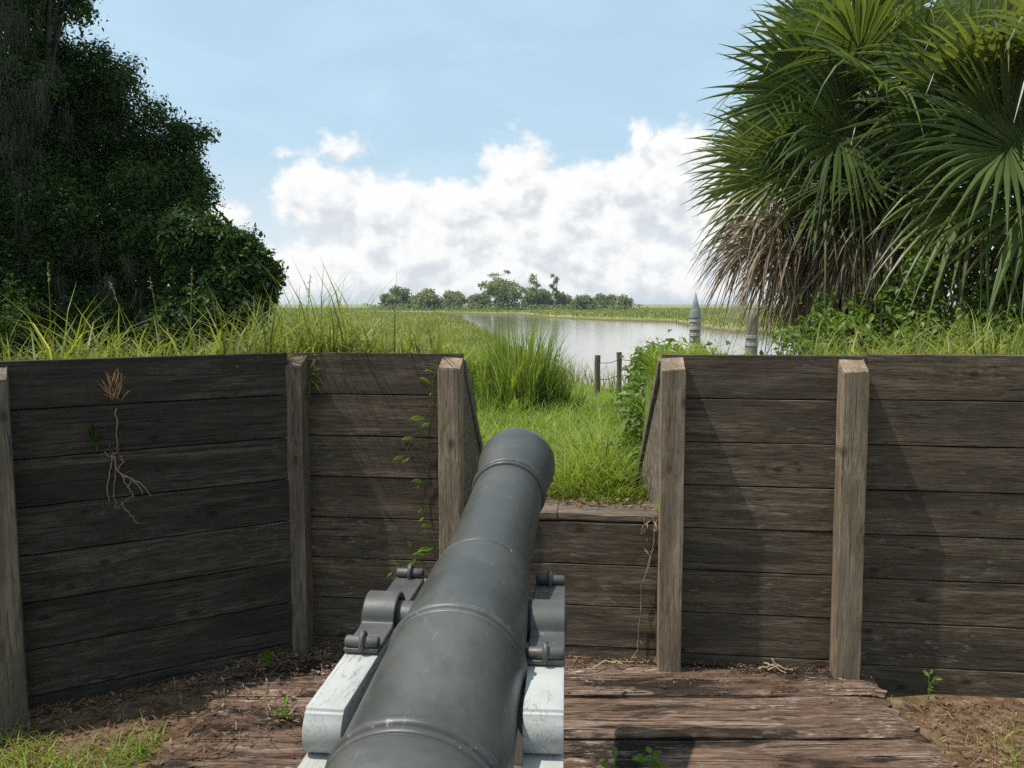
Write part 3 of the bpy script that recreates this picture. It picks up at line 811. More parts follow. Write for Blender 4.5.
shrub('leafy_shrub', 'small creeping bush on the bank between the two pilings', [(1.62, 5.6, 1.14, .34, .3, .13), (1.95, 5.4, 1.15, .3, .3, .13), (1.36, 5.6, 1.2, .2, .3, .13)],
      190, 9, .11, .045, 'bramble', (1.7, 5.5, float(land_z(1.7, 5.5))), 'bush')

# ------------------------------------------------------------------ broadleaf trees
def limb(mb, a, b, r0, r1, bend=.12, n=9, k=9):
    a, b = np.array(a, float), np.array(b, float); mid = (a + b) / 2 + rng.normal(0, bend, 3) * np.linalg.norm(b - a)
    t = np.linspace(0, 1, n)[:, None]
    P = (1 - t) ** 2 * a + 2 * t * (1 - t) * mid + t ** 2 * b
    tube(mb, P, np.linspace(r0, r1, n), k); return P
def moss_strands(mb, P, L, n):
    """one hanging tuft: a tangle of thin strands, longest in the middle"""
    N = n; top = np.array(P) + rng.normal(0, 1, (N, 3)) * np.array([.05, .04, .05])
    l = L * (.08 + .9 * rng.random(N) ** 1.8); seg = 6; w = .002 + .004 * rng.random(N)
    a = rng.uniform(0, np.pi, N); s = np.c_[np.cos(a), np.sin(a), np.zeros(N)]
    V = np.zeros((N, seg + 1, 2, 3)); dx = np.zeros((N, 3))
    for k in range(seg + 1):
        c = top + dx + np.c_[np.zeros(N), np.zeros(N), -l * k / seg]; ww = (w * (1 - .8 * k / seg))[:, None]
        V[:, k, 0] = c - s * ww; V[:, k, 1] = c + s * ww; dx = dx + rng.normal(0, .02, (N, 3)) * np.array([1, 1, 0])
    b = (np.arange(N) * (seg + 1) * 2)[:, None]
    F = np.concatenate([b + np.array([2 * k, 2 * k + 1, 2 * k + 3, 2 * k + 2]) for k in range(seg)])
    mb.add(V.reshape(-1, 3), F)
def tree(name, label, foot, blobs, nclump, per, csize, lsize, mat, trunk_r, moss=(), group=None, shell=.5, aspect=.5):
    f = np.array([foot[0], foot[1], float(land_z(foot[0], foot[1]))]); t = thing(name, label, 'tree', f, 0, group)
    B = np.array(blobs, float); B[:, :3] -= f
    mb = MB(); top = B[:, :3].mean(0); top = np.array([top[0] * .5, top[1] * .5, top[2] * .75])
    limb(mb, (0, 0, -.2), top, trunk_r, trunk_r * .5, .05, 12, 12); obj('trunk', mb, M['bark'], t)
    mb = MB()
    for c in B:
        P = limb(mb, top * rng.uniform(.35, .95), c[:3], trunk_r * .38, trunk_r * .08, .06)
        for k in range(6):
            limb(mb, P[rng.integers(4, 9)], c[:3] + np.clip(rng.normal(0, .4, 3), -.75, .75) * c[3:], trunk_r * .09, .008, .08, 6, 5)
    obj('limbs', mb, M['bark'], t)
    mb = MB(); clump_crown(mb, B, nclump, per, csize, lsize, aspect, shell); obj('crown', mb, M[mat], t)
    for (p, L, n, s) in moss:
        for q in range(max(3, n // 22)):
            mb = MB(); moss_strands(mb, np.array(p) - f + rng.normal(0, 1, 3) * np.array([s * 1.5, s, s * 1.8]), L * rng.uniform(.3, .75), 46); obj('moss', mb, M['moss'], t)
    return t
def wp(px, py, Y):          # where a sight line meets the plane at distance Y (used to lay the trees out)
    return ((px - 512) / 800 * Y, Y, EYE + (304 - py) / 800 * Y)
def bl(L, Y0):
    out = []
    for (px, py, rx, ry, dy) in L:
        Y = Y0 + dy; x, y, z = wp(px, py, Y); out.append((x, y, z, rx / 800 * Y, max(rx, 30) / 800 * Y, ry / 800 * Y))
    return out
tree('oak_tree', 'tall dark oak at the top left corner, hung with grey moss', (-7.2, 12.5),
     bl([(35, 30, 55, 55, 0), (60, -40, 60, 45, .2), (10, -110, 90, 70, 0), (-60, 20, 90, 80, 0), (20, 120, 60, 50, -.2), (-30, 190, 80, 80, 0), (40, 210, 60, 60, .4), (-110, 110, 80, 90, .5), (20, 280, 60, 40, -.3), (70, 10, 34, 34, 0), (55, 70, 48, 40, .1), (10, 320, 70, 40, -.5), (-60, 300, 80, 60, 0), (20, 160, 60, 70, .3)], 12.5),
     13500, 20, .17, .062, 'dark_leaf', .36,
     [(wp(38, 60, 11.6), 1.5, 260, .22), (wp(20, 110, 11.6), 1.6, 220, .22), (wp(48, 95, 11.7), 1.2, 200, .16), (wp(15, 150, 11.5), 1.0, 120, .15)])
tree('cedar_tree', 'broad dark domed tree in the middle of the left group, ragged at its right side', (-5.6, 13.2),
     bl([(100, 105, 38, 40, 0), (140, 140, 42, 42, 0), (172, 170, 35, 42, .1), (196, 138, 19, 9, .1), (118, 82, 26, 22, .1), (125, 215, 80, 70, -.3), (185, 215, 32, 45, 0), (90, 175, 45, 60, .2), (150, 270, 60, 50, -.2), (70, 270, 60, 55, -.3), (205, 185, 12, 22, 0), (90, 320, 70, 36, -.5), (150, 318, 55, 34, -.4), (75, 130, 40, 60, .5), (45, 220, 50, 80, .5)], 13.2),
     13500, 20, .15, .056, 'dark_leaf', .30,
     [(wp(85, 250, 11.8), .75, 150, .10), (wp(130, 280, 11.6), .7, 160, .15), (wp(112, 285, 11.7), .6, 90, .1)])
tree('bay_tree', 'small rounded leafy tree at the right end of the left group', (-4.0, 11.6),
     bl([(226, 266, 36, 34, 0), (243, 282, 27, 30, -.1), (208, 285, 36, 40, .1), (226, 304, 40, 24, 0), (200, 312, 36, 28, 0), (264, 280, 14, 22, 0), (214, 236, 18, 14, 0), (190, 228, 18, 16, .2), (252, 312, 16, 14, -.2), (240, 240, 10, 8, 0), (252, 256, 14, 16, 0), (196, 250, 20, 20, .1)], 11.6),
     3300, 15, .14, .085, 'mid_leaf', .12)

# ------------------------------------------------------------------ cabbage palms
def fan_leaf(pet_mb, mb, o, d, Lp, Rb, dead=False, nseg=46, roll=0.0, view=None):
    o = np.array(o, float); d = nrm(np.array(d, float)); t = np.linspace(0, 1, 9)[:, None]
    sag = (.12 if not dead else .30) * Lp
    P = o + d * Lp * t - np.array([0, 0, 1.0]) * sag * t ** 2
    tube(pet_mb, P, np.linspace(.022, .010, 9), 6)
    c = nrm(P[-1] - P[-2]); up = np.array([0, 0, 1.0])
    side = np.cross(c, up); side = nrm(side) if np.linalg.norm(side) > .05 else nrm(np.array([d[1], -d[0], .01]))
    n = np.cross(side, c)
    if view is not None:          # the blade turns its face out of the crown, to the open side
        v = np.array(view, float) - P[-1]; v = nrm(v); v = v - c * (v @ c)
        if np.linalg.norm(v) > .25: roll = roll * .55 + math.atan2(-(v @ side), v @ n)
    cr_, sr = math.cos(roll), math.sin(roll); side, n = side * cr_ + n * sr, n * cr_ - side * sr
    span = R(128) if not dead else R(rng.uniform(45, 95))
    S = 7; V = np.zeros((nseg, S + 1, 3, 3)); ph = np.linspace(-span, span, nseg)
    ccurve = -up * .35
    dro = rng.uniform(.10, .34) if not dead else rng.uniform(.5, 1.0)
    for i, a in enumerate(ph):
        k = abs(a) / span
        L = Rb * (1.0 - .28 * k ** 2) * rng.uniform(.93, 1.05)
        base = P[-1] + c * Rb * .30 * (1 - k) - up * Rb * .05 * (1 - k) ** 2
        dr = nrm(c * math.cos(a) + side * math.sin(a) + n * (.22 * abs(math.sin(a))) + (rng.normal(0, .30, 3) if dead else rng.normal(0, .025, 3)))
        acr = nrm(np.cross(n, dr)); nn = np.cross(dr, acr)
        dphi = 2 * span / (nseg - 1); droop = dro * rng.uniform(.6, 1.4) + (rng.uniform(.3, .9) if rng.random() < .14 else 0)
        for q in range(S + 1):
            u = q / S
            ctr = base + dr * L * u - up * L * droop * max(0, u - .38) ** 1.9 * 1.7
            if dead: ctr = ctr + nn * .05 * math.sin(5 * u + i * 1.7) * L * u + acr * .05 * math.sin(4 * u + i * 2.3) * L * u
            w = (dphi * L * min(u, .46) * .57 + .003) if u < .46 else (dphi * L * .46 * .57) * (1 - ((u - .46) / .54) ** .9) + .001
            if dead: w *= .9
            V[i, q, 0] = ctr - acr * w; V[i, q, 1] = ctr + nn * w * (.7 if not dead else 1.0); V[i, q, 2] = ctr + acr * w
    b = (np.arange(nseg) * (S + 1) * 3)[:, None]
    F = np.concatenate([b + np.array([3 * q + j, 3 * q + j + 1, 3 * q + j + 4, 3 * q + j + 3]) for q in range(S) for j in (0, 1)])
    mb.add(V.reshape(-1, 3), F)
def palm(label, x, y, zc, fronds, dead, Rb=1.05, trunk_r=.17, stalks=0):
    zf = float(land_z(x, y)); t = thing('palm_tree', label, 'palm tree', (x, y, zf)); H = zc - zf
    mb = MB(); zs = np.linspace(-.2, H, 26)
    rr = trunk_r * (1 + .08 * np.sin(zs * 40)) * np.interp(zs, [-.2, .2, H * .7, H], [1.3, 1, 1.05, .7])
    tube(mb, np.c_[.05 * np.sin(zs), .04 * np.cos(zs * 1.3), zs], rr, 14); obj('trunk', mb, M['palm_bark'], t)
    mb = MB()
    for k in range(46):           # old leaf bases crossing over the trunk
        a = k * 2.4; z = H * .45 + (H * .55) * k / 46
        p0 = np.array([math.cos(a) * trunk_r * .9, math.sin(a) * trunk_r * .9, z]); e = p0 + np.array([math.cos(a) * .14, math.sin(a) * .14, .2])
        tube(mb, [p0, (p0 + e) / 2, e], [.045, .035, .02], 5)
    obj('leaf_bases', mb, M['palm_bark'], t)
    for (az, el, lp, rb, ro) in fronds:
        d = (math.sin(R(az)) * math.cos(R(el)), math.cos(R(az)) * math.cos(R(el)), math.sin(R(el)))
        pm, m2 = MB(), MB(); fan_leaf(pm, m2, (0, 0, H), d, lp, rb * Rb, False, 46, R(ro), (-x * .9, -y, 2.2) if (140 < az < 330 and abs(ro) < 62) else None)
        f = obj('frond', m2, M['frond'], t); obj('petiole', pm, M['frond'], f, True)
    for (az, el, lp, rb) in dead:
        d = (math.sin(R(az)) * math.cos(R(el)), math.cos(R(az)) * math.cos(R(el)), math.sin(R(el)))
        pm, m2 = MB(), MB(); fan_leaf(pm, m2, (0, 0, H - rng.uniform(.05, .35)), d, lp, rb * Rb, True, 34, R(rng.uniform(-60, 60)))
        f = obj('dead_frond', m2, M['dead_frond'], t); f['label'] = 'brown withered frond hanging from the crown'; obj('petiole', pm, M['dead_frond'], f, True)
    for k in range(stalks):
        mb = MB(); a = R(rng.uniform(235, 300)); l = rng.uniform(.7, 1.1)
        dd = np.array([math.sin(a), math.cos(a), 0]); tt = np.linspace(0, 1, 9)[:, None]
        Pm = np.array([0, 0, H]) + dd * l * tt + np.array([0, 0, 1]) * (.35 * tt - 1.1 * tt ** 2.2) * l
        tube(mb, Pm, np.linspace(.012, .004, 9), 5)
        for j in range(70):
            p = Pm[rng.integers(3, 9)] + rng.normal(0, .02, 3); q = p + rng.normal(0, .14, 3) + np.array([0, 0, -.12]); 
            tube(mb, [p, (p + q) / 2 + rng.normal(0, .03, 3), q], [.0035, .0028, .002], 4, False)
        obj('fruit_stalk', mb, M['dead_frond'], t)
    return t
def ring(n, el0, el1, a0=0, a1=360, lp=(.5, .8), rb=(.85, 1.0)):
    out = []
    for k in range(n):
        a = (a0 + (a1 - a0) * (k + .5) / n + rng.uniform(-9, 9)) % 360
        ro = rng.uniform(5, 85) * (1 if a > 180 else -1)
        out.append((a, rng.uniform(el0, el1), rng.uniform(*lp), rng.uniform(*rb), ro))
    return out
def deadring(n, a0=0, a1=360, el=(-80, -38), lp=(.35, .7), rb=(.75, 1.0)):
    return [(a0 + (a1 - a0) * (k + .5) / n + rng.uniform(-12, 12), rng.uniform(*el), rng.uniform(*lp), rng.uniform(*rb)) for k in range(n)]
palm('tall cabbage palm with the highest full green crown, in the middle of the palm group', 3.5, 7.7, 3.45,
     [(272, 58, .45, .98, 20), (262, 22, .55, 1.0, -15), (225, 42, .6, .95, 25), (205, 8, .7, 1.0, 30), (240, 65, .5, .95, 0)] + ring(4, -12, 8, 20, 360) + ring(5, 12, 40) + ring(4, 45, 78), deadring(12) + deadring(14, 150, 300, (-70, -20), (.3, .6), (.7, .95)), 1.05, .17, 2)
palm('shorter cabbage palm, leftmost of the group, with a thick skirt of dead fronds', 3.22, 8.0, 3.0,
     [(285, 24, .35, .95, 20), (268, 2, .38, .92, -10), (300, 45, .35, .9, 10), (240, 15, .4, .9, 30), (215, -18, .4, .9, 20), (190, -8, .45, .9, 20), (262, 55, .4, .9, 20)] + ring(2, -5, 15, 170, 340, (.3, .45), (.75, .9)) + ring(3, 10, 40, 0, 360, (.35, .5), (.8, .95)) + ring(2, 45, 75, 0, 360, (.35, .5), (.8, .9)),
     deadring(14, 150, 400, (-84, -45), (.25, .5), (.55, .8)) + deadring(10, 235, 320, (-30, 8), (.35, .7), (.55, .8)), 1.0, .16, 5)
palm('cabbage palm at the right edge of the photo with fronds drooping towards the wall', 4.55, 6.7, 3.12,
     [(255, 12, .8, 1.0, 20), (235, -6, .8, 1.05, -15), (215, 20, .75, 1.0, 25), (270, 32, .7, .95, 0), (200, -14, .7, 1.0, 15), (225, -28, .75, 1.0, 0), (180, -30, .6, 1.0, 10), (250, -22, .8, .95, 20)] + ring(3, -15, 5, 0, 300) + ring(5, 8, 35) + ring(4, 40, 78), deadring(16, 120, 330), 1.1, .17, 1)
palm('cabbage palm in the back row, partly hidden behind the front palms', 4.6, 9.6, 4.1,
     ring(6, -20, 5) + ring(6, 8, 40) + ring(4, 45, 80), deadring(8), 1.05, .17, 0)

# ------------------------------------------------------------------ pilings and fence at the water
def piling(label, x, y, r, ztop, cone, bands):
    t = thing('piling', label, 'piling', (x, y, -1.9))
    mb = MB(); zs = np.linspace(0, ztop + 1.9, 12); tube(mb, np.c_[np.full(12, 0) + .01 * np.sin(zs), np.zeros(12), zs], r * (1 + .03 * np.sin(zs * 9)), 18)
    obj('shaft', mb, M['pile'], t, True)
    if cone:
        mb = MB(); lathe(mb, [(ztop + 1.9 - .02, r * 1.12), (ztop + 1.9 + .02, r * 1.12), (ztop + 1.9 + .18, r * .95), (ztop + 1.9 + cone * .6, r * .5), (ztop + 1.9 + cone, r * .06)], (0, 0, 0), (0, 0, 1), 24, (0, 1, 0))
        obj('cone_cap', mb, M['cone'], t, True)
    for z in bands:
        mb = MB(); lathe(mb, [(z + 1.9 - .045, r * 1.0), (z + 1.9 - .04, r * 1.10), (z + 1.9 + .04, r * 1.10), (z + 1.9 + .045, r * 1.0)], (0, 0, 0), (0, 0, 1), 20, (0, 1, 0))
        obj('rope_band', mb, M['band'], t)
piling('grey piling in the water with a pointed cone cap and pale rope bands', 5.25, 23.0, .155, 1.27, .72, (1.2, .98, .80, .66, .50))
piling('weathered blunt piling in the water partly behind the hanging palm fronds', 7.0, 23.4, .17, 1.5, 0, (.72, .50))
def fence():
    t = thing('wire_fence', 'two thin wooden posts with wire strands, above the river bank', 'fence', (1.9, 16, float(land_z(1.9, 16))))
    zf = float(land_z(1.9, 16)); P = []
    for (px, y, h) in ((597, 15.0, .98), (618.5, 16.2, .86), (640, 17.4, .86)):
        x = (px - 512) / 800 * y * 1.01; z = float(land_z(x, y)); P.append((x, y, z))
        zb = z - zf - .3; mb = MB(); zs = np.linspace(zb, EYE - zf - (355 if px < 600 else 352) / 1.0 * 0 - ((51 if px < 600 else 48) / 800 * y), 8)
        tube(mb, np.c_[np.full(8, x - 1.9) + rng.normal(0, .003, 8), np.full(8, y - 16.), zs], .052 * (1 + .05 * np.sin(zs * 9)), 10); obj('post', mb, M['post_dark'], t)
    for f in (.82, .40):
        mb = MB(); pts = []
        tops = [EYE - zf - (51 if i == 0 else 48) / 800 * p[1] for i, p in enumerate(P)]
        for i, p in enumerate(P): pts.append((p[0] - 1.9, p[1] - 16. - .055, tops[i] - (1 - f) * .75))
        q = []
        for a, b in zip(pts[:-1], pts[1:]):
            for u in np.linspace(0, 1, 8)[:-1]: q.append(np.array(a) * (1 - u) + np.array(b) * u - np.array([0, 0, .04 * math.sin(math.pi * u)]))
        q.append(np.array(pts[-1])); tube(mb, q, .007, 5); obj('wire', mb, M['wire'], t)
fence()

# ------------------------------------------------------------------ the tree island far across the marsh
def far_tree(kind, label, px, hpx, wpx, Y, group):
    x = (px - 512) / 800 * Y; zt = EYE + hpx / 800 * Y; zf = -.55; r = wpx / 800 * Y * .5; H = zt - zf
    B = []
    if kind == 'pine_tree':
        for k in range(7):
            z = zf + H * (.42 + .55 * k / 6); B.append((x + rng.normal(0, r * .5), Y + rng.normal(0, r * .4), z, r * rng.uniform(.35, .6), r * .5, H * .03))
        n, cs, ls = 130, .6, .5
    elif kind == 'dead_tree': 
        B = [(x, Y, zf + H * .8, r, r, H * .1)]; n, cs, ls = 10, .4, .3
    else:
        for k in range(7):
            B.append((x + rng.uniform(-.7, .7) * r, Y + rng.normal(0, r * .4), zf + H * rng.uniform(.35, .82), r * rng.uniform(.4, .6), r * .6, H * rng.uniform(.14, .22)))
        B.append((x, Y, zf + H * .3, r * .9, r * .8, H * .26))
        n, cs, ls = 700, .9, .8
    t = thing(kind, label, 'tree', (x, Y, zf), 0, group); BB = np.array(B) - np.array([x, Y, zf, 0, 0, 0])
    mb = MB(); limb(mb, (0, 0, -.3), (rng.normal(0, .3), 0, H * .96), .26 if kind == 'pine_tree' else .3, .08, .02, 8, 8)
    for c in BB: limb(mb, (0, 0, c[2] * .9), c[:3], .09, .03, .1, 5, 5)
    obj('trunk', mb, M['bark'], t)
    mb = MB(); clump_crown(mb, BB, n, 9, cs, ls, .6, .3, 14, .5); obj('crown', mb, M['hazy_far_leaf'], t)
YI = 290.0; G = 'trees on the far marsh island'
far = [('island_tree', 'low rounded tree at the left tip of the far marsh island', 390, 9, 16),
       ('island_tree', 'second broad tree from the left on the far marsh island', 408, 17, 28),
       ('island_tree', 'third tree from the left on the far island, slightly lower than its left neighbour', 432, 15, 26),
       ('island_tree', 'fourth tree from the left on the far island, of middling height', 455, 14, 24),
       ('island_tree', 'pale low tree just left of the tallest tree on the far island', 477, 11, 22),
       ('island_tree', 'tall full tree, the widest and highest crown of the far island', 508, 24, 42),
       ('pine_tree', 'tall open pine rising out of the highest crown of the far island', 499, 33, 15),
       ('island_tree', 'rounded tree just right of the tallest crown on the far island', 535, 16, 26),
       ('pine_tree', 'tall pine with flat tufts of needles, left of the narrow pine', 536, 29, 15),
       ('pine_tree', 'narrow pine with a long bare trunk on the far island', 556, 29, 9),
       ('island_tree', 'low bushy tree at the foot of the narrow far pine', 558, 11, 26),
       ('island_tree', 'smaller tree right of the narrow far pine, beside a gap', 582, 8, 18),
       ('island_tree', 'low tree right of the gap on the far island', 598, 9, 18),
       ('island_tree', 'low tree, second from the right end of the far island', 610, 8, 16),
       ('island_tree', 'last low tree at the right end of the far island', 623, 7, 14)]
for k, (kind, lab, px, h, w) in enumerate(far): far_tree(kind, lab, px, h, w, YI + 6 * math.sin(k * 2.1), G)
mb = MB(); xs = np.linspace(-62, 55, 60); ysl = np.linspace(YI - 14, YI + 16, 9); X, Yg = np.meshgrid(xs, ysl)
Zg = -.75 + .7 * np.clip(1 - ((X + 3) / 58) ** 2, 0, 1) * np.clip(1 - ((Yg - YI - 1) / 15) ** 2, 0, 1); grid(mb, X, Yg, Zg)
tag(obj('island_ground', mb, bpy.data.materials['bank_turf'], None, True), kind='structure')
mb = MB(); n = 2600; X = rng.uniform(-52, 46, n); Yq = YI - 8 + rng.normal(0, 3, n)
leaves(mb, np.c_[X, Yq, -.4 + 2.0 * rng.random(n) ** 1.6], .5 + .6 * rng.random(n), None, .6)
tag(obj('island_scrub', mb, M['hazy_far_leaf']), 'low scrub along the foot of the far island trees', 'scrub', kind='stuff')

# ------------------------------------------------------------------ small plants on the walls and the platform
def frame_of(w):
    rz = w.rotation_euler.z; return np.array(w.location), np.array([math.cos(rz), math.sin(rz), 0]), np.array([math.sin(rz), -math.cos(rz), 0])
def hit(w, px, py, off=.012):
    """point on (or just in front of) a wall's face on the sight line of a pixel"""
    o, u, n = frame_of(w); p = math.atan(.1); a, b = (px - 512) / 800, (py - 384) / 800
    d = np.array([a, math.cos(p) - b * math.sin(p), -math.sin(p) - b * math.cos(p)]); e = np.array([0, 0, EYE])
    t = ((o + n * off - e) @ n) / (d @ n); return e + d * t
def stemmed(name, label, cat, paths, r, lf, mats=('dry', 'dry'), lsize=.05, aspect=.25):
    """paths: polylines in world space; lf: leaf points with directions"""
    b = np.array(paths[0][0]); t = thing(name, label, cat, b)
    mb = MB()
    for P in paths:
        P = np.array(P) - b
        tt = np.linspace(0, 1, len(P)); q = np.linspace(0, 1, max(4, len(P) * 3))
        P = np.c_[[np.interp(q, tt, P[:, i]) for i in range(3)]].T + rng.normal(0, .0025, (len(q), 3))
        tube(mb, P, np.linspace(r, r * .55, len(q)), 5)
    obj('stems', mb, M[mats[0]], t)
    if lf:
        mb = MB()
        for (p, d, L) in lf:
            p = np.array(p) - b; d = nrm(np.array(d, float)); L = L * lsize / .05
            s = nrm(np.cross(d, (0.2, -1, .3))); nn = np.cross(s, d); w = L * aspect
            V = [p, p + d * L * .4 + s * w * .5 + nn * .004, p + d * L * .75 + s * w * .33 + nn * .006, p + d * L - np.array([0, 0, L * .12]), p + d * L * .75 - s * w * .33 + nn * .006, p + d * L * .4 - s * w * .5 + nn * .004, p + d * L * .4, p + d * L * .75]
            mb.add(V, [(0, 1, 6), (0, 6, 5), (1, 2, 7, 6), (6, 7, 4, 5), (2, 3, 7), (7, 3, 4)])
        obj('leaves', mb, M[mats[1]], t)
    return t
# dry weed on the dark left wall
h = lambda x, y, o=.015: hit(wl, x, y, o)
paths = [[h(116, 408), h(116, 430), h(117, 450)], [h(112, 455), h(110, 470), h(107, 490), h(109, 500)], [h(114, 452), h(116, 470), h(114, 490), h(115, 510), h(124, 502, .03), h(133, 495, .04)],
         [h(112, 455), h(120, 474, .03), h(133, 480, .05), h(140, 488, .04), h(143, 494, .03)], [h(118, 470), h(126, 482, .04), h(134, 497, .03)], [h(104, 452), h(111, 458), h(120, 448)], [h(116, 470), h(124, 462, .03), h(121, 456, .03)],
         [h(122, 503, .03), h(130, 515, .02), h(138, 524, .015)], [h(124, 476, .04), h(139, 482, .05), h(151, 496, .03)], [h(128, 488, .03), h(133, 478, .05)]]
lf = [(h(116 + rng.normal(0, 3), 398 + rng.uniform(-12, 8), .01 + .02 * rng.random()), (rng.normal(0, .55), -.35 + rng.normal(0, .3), 1), .05 + .07 * rng.random()) for i in range(34)]
lf += [(h(rng.uniform(106, 128), rng.uniform(446, 476), .03), (rng.normal(0, .8), -.3, rng.normal(0, .7)), .03 + .04 * rng.random()) for i in range(16)]
stemmed('dry_weed', 'straw coloured dry weed with bare curled roots hanging on the dark left wall', 'weed', paths, .0026, lf, ('dry', 'dry'), .05, .05)
lf = [(h(96 + rng.uniform(-2, 2), 446 + rng.uniform(-4, 3)), (rng.normal(0, .6), -.2, 1), .07 + .05 * rng.random()) for i in range(12)]
stemmed('grass_tuft', 'thin dull green grass tuft growing from a board joint of the left wall', 'grass tuft', [[h(97, 450), h(97, 432)]], .0015, lf, ('shrub', 'mid_leaf'), .05, .08)
h = lambda x, y, o=.02: hit(wb, x, y, o)
vp = [(437, 362), (432, 385), (434, 400), (425, 418), (414, 436), (404, 456)], [(436, 395), (428, 440), (420, 480), (424, 520), (434, 545), (428, 556), (412, 560), (398, 566)]
lf = []
for (x, y, dx, dz, L) in [(434, 372, -1, .1, .11), (432, 385, -1, .2, .12), (430, 396, .3, .6, .07), (425, 418, -1, .35, .10), (421, 424, -.9, .1, .10), (430, 423, -.7, .1, .09), (413, 437, -.8, .2, .08), (404, 456, -.8, .4, .08), (410, 457, -.6, -.3, .07),
                          (424, 482, -1, .1, .09), (420, 486, -1, -.3, .07), (427, 512, -1, .1, .10), (424, 517, -.8, -.4, .08), (432, 527, -1, .0, .09), (434, 548, -1, -.3, .11), (426, 556, -1, .35, .12), (416, 559, -1, -.4, .10), (412, 548, -.4, .9, .08), (400, 566, -.9, .1, .07), (392, 572, -.6, -.5, .06), (396, 580, -.7, -.3, .06), (438, 548, .8, .3, .06)]:
    lf.append((h(x, y, .02 + .015 * rng.random()), (dx, -.3, dz), L))
stemmed('climbing_vine', 'bright green vine climbing down the planks beside the knotted post', 'vine', [[h(*p) for p in vp[0]], [h(*p, .012) for p in vp[1]]], .0025, [(p, (d[0] + rng.normal(0, .3), d[1], d[2] + rng.normal(0, .35)), L * rng.uniform(.6, 1.1)) for p, d, L in lf], ('shrub', 'vine'), .036, .26)
lf = [(h(306 + rng.uniform(0, 6), 376 + rng.uniform(-6, 6), .01), (rng.normal(.5, .5), -.4, rng.normal(-.3, .6)), .08 + .05 * rng.random()) for i in range(16)]
stemmed('grass_tuft', 'green grass tuft sticking out beside the corner post near its top', 'grass tuft', [[h(305, 384), h(309, 372)]], .0015, lf, ('shrub', 'shrub'), .05, .07)
h = lambda x, y, o=.012: hit(ws, x, y, o)
lf = [(h(650 + rng.uniform(-8, 6), 516 + rng.uniform(0, 40), .02), (rng.normal(0, .5), -.2, rng.normal(-.2, .7)), .025 + .03 * rng.random()) for i in range(14)]
stemmed('trailing_root', 'thin yellowish roots trailing from the sill down to the platform', 'roots', [[h(654, 517), h(655, 545), h(648, 568), h(641, 585)], [h(657, 520), h(652, 550), h(645, 575)], [h(641, 585), h(640, 615), h(638, 640), h(637, 652, .03), h(630, 660, .06)], [h(644, 518), h(645, 532)], [h(640, 640), h(646, 648)]], .0026, lf, ('dry', 'dry'), .05, .2)
# twigs on the deck
def deckp(px, py, z=.018):
    p = math.atan(.1); a, b = (px - 512) / 800, (py - 384) / 800
    d = np.array([a, math.cos(p) - b * math.sin(p), -math.sin(p) - b * math.cos(p)]); t = (z - EYE) / d[2]; return np.array([0, 0, EYE]) + d * t
stemmed('dry_twig', 'bundle of pale dry twigs at the wall foot between the two pale posts', 'twigs', [[deckp(758, 668), deckp(775, 664, .03), deckp(790, 670)], [deckp(765, 664), deckp(776, 667, .04), deckp(786, 674)], [deckp(772, 660, .05), deckp(778, 667, .03), deckp(782, 672)], [deckp(768, 669), deckp(779, 665, .04)]], .004, [], ('dry', 'dry'))
stemmed('dry_twig', 'reddish dry twig lying at the wall foot under the trailing roots', 'twigs', [[deckp(592, 668), deckp(604, 661, .03), deckp(618, 662, .03), deckp(634, 662)], [deckp(612, 662), deckp(622, 664, .03)]], .004, [], ('dry', 'litter'))
stemmed('dry_twig', 'long brown twig lying across the left end of the platform', 'twigs', [[deckp(218, 752), deckp(226, 745, .03), deckp(236, 735)]], .004, [], ('litter', 'litter'))
def sprig(px, py, label, n, L, hgt, mat='vine', gz=None):
    b = deckp(px, py, .0) if gz is None else deckp(px, py, gz); lf = []; paths = []
    for k in range(n):
        a = rng.uniform(0, 6.28); e = b + np.array([math.cos(a) * .02, math.sin(a) * .02, hgt * rng.uniform(.4, 1)]); paths.append([b, (b + e) / 2 + rng.normal(0, .004, 3), e])
        for q in range(2):
            a2 = a + rng.uniform(-1, 1); lf.append((e - np.array([0, 0, .012 * q]), (math.cos(a2), math.sin(a2) - .3, rng.uniform(.1, .9)), L * rng.uniform(.7, 1.2)))
    stemmed('seedling', label, 'seedling', paths, .0018, lf, ('vine', mat), .05, .5)
sprig(284, 716, 'bright green seedling in a platform crack left of the cannon', 4, .045, .05)
sprig(650, 768, 'yellow green seedling in the shadow at the bottom edge of the photo', 5, .05, .07)
sprig(614, 772, 'dark green round leaved seedling at the bottom edge beside the cannon shadow', 3, .05, .06, 'shrub')
sprig(261, 667, 'small weed at the foot of the dark wall beside the corner post', 5, .05, .07, 'shrub')
sprig(836, 700, 'tiny weed at the back right corner of the platform', 4, .03, .04, 'shrub', -.06)
sprig(928, 700, 'thin weed stalk against the foot of the long right wall', 4, .035, .13, 'shrub', -.08)
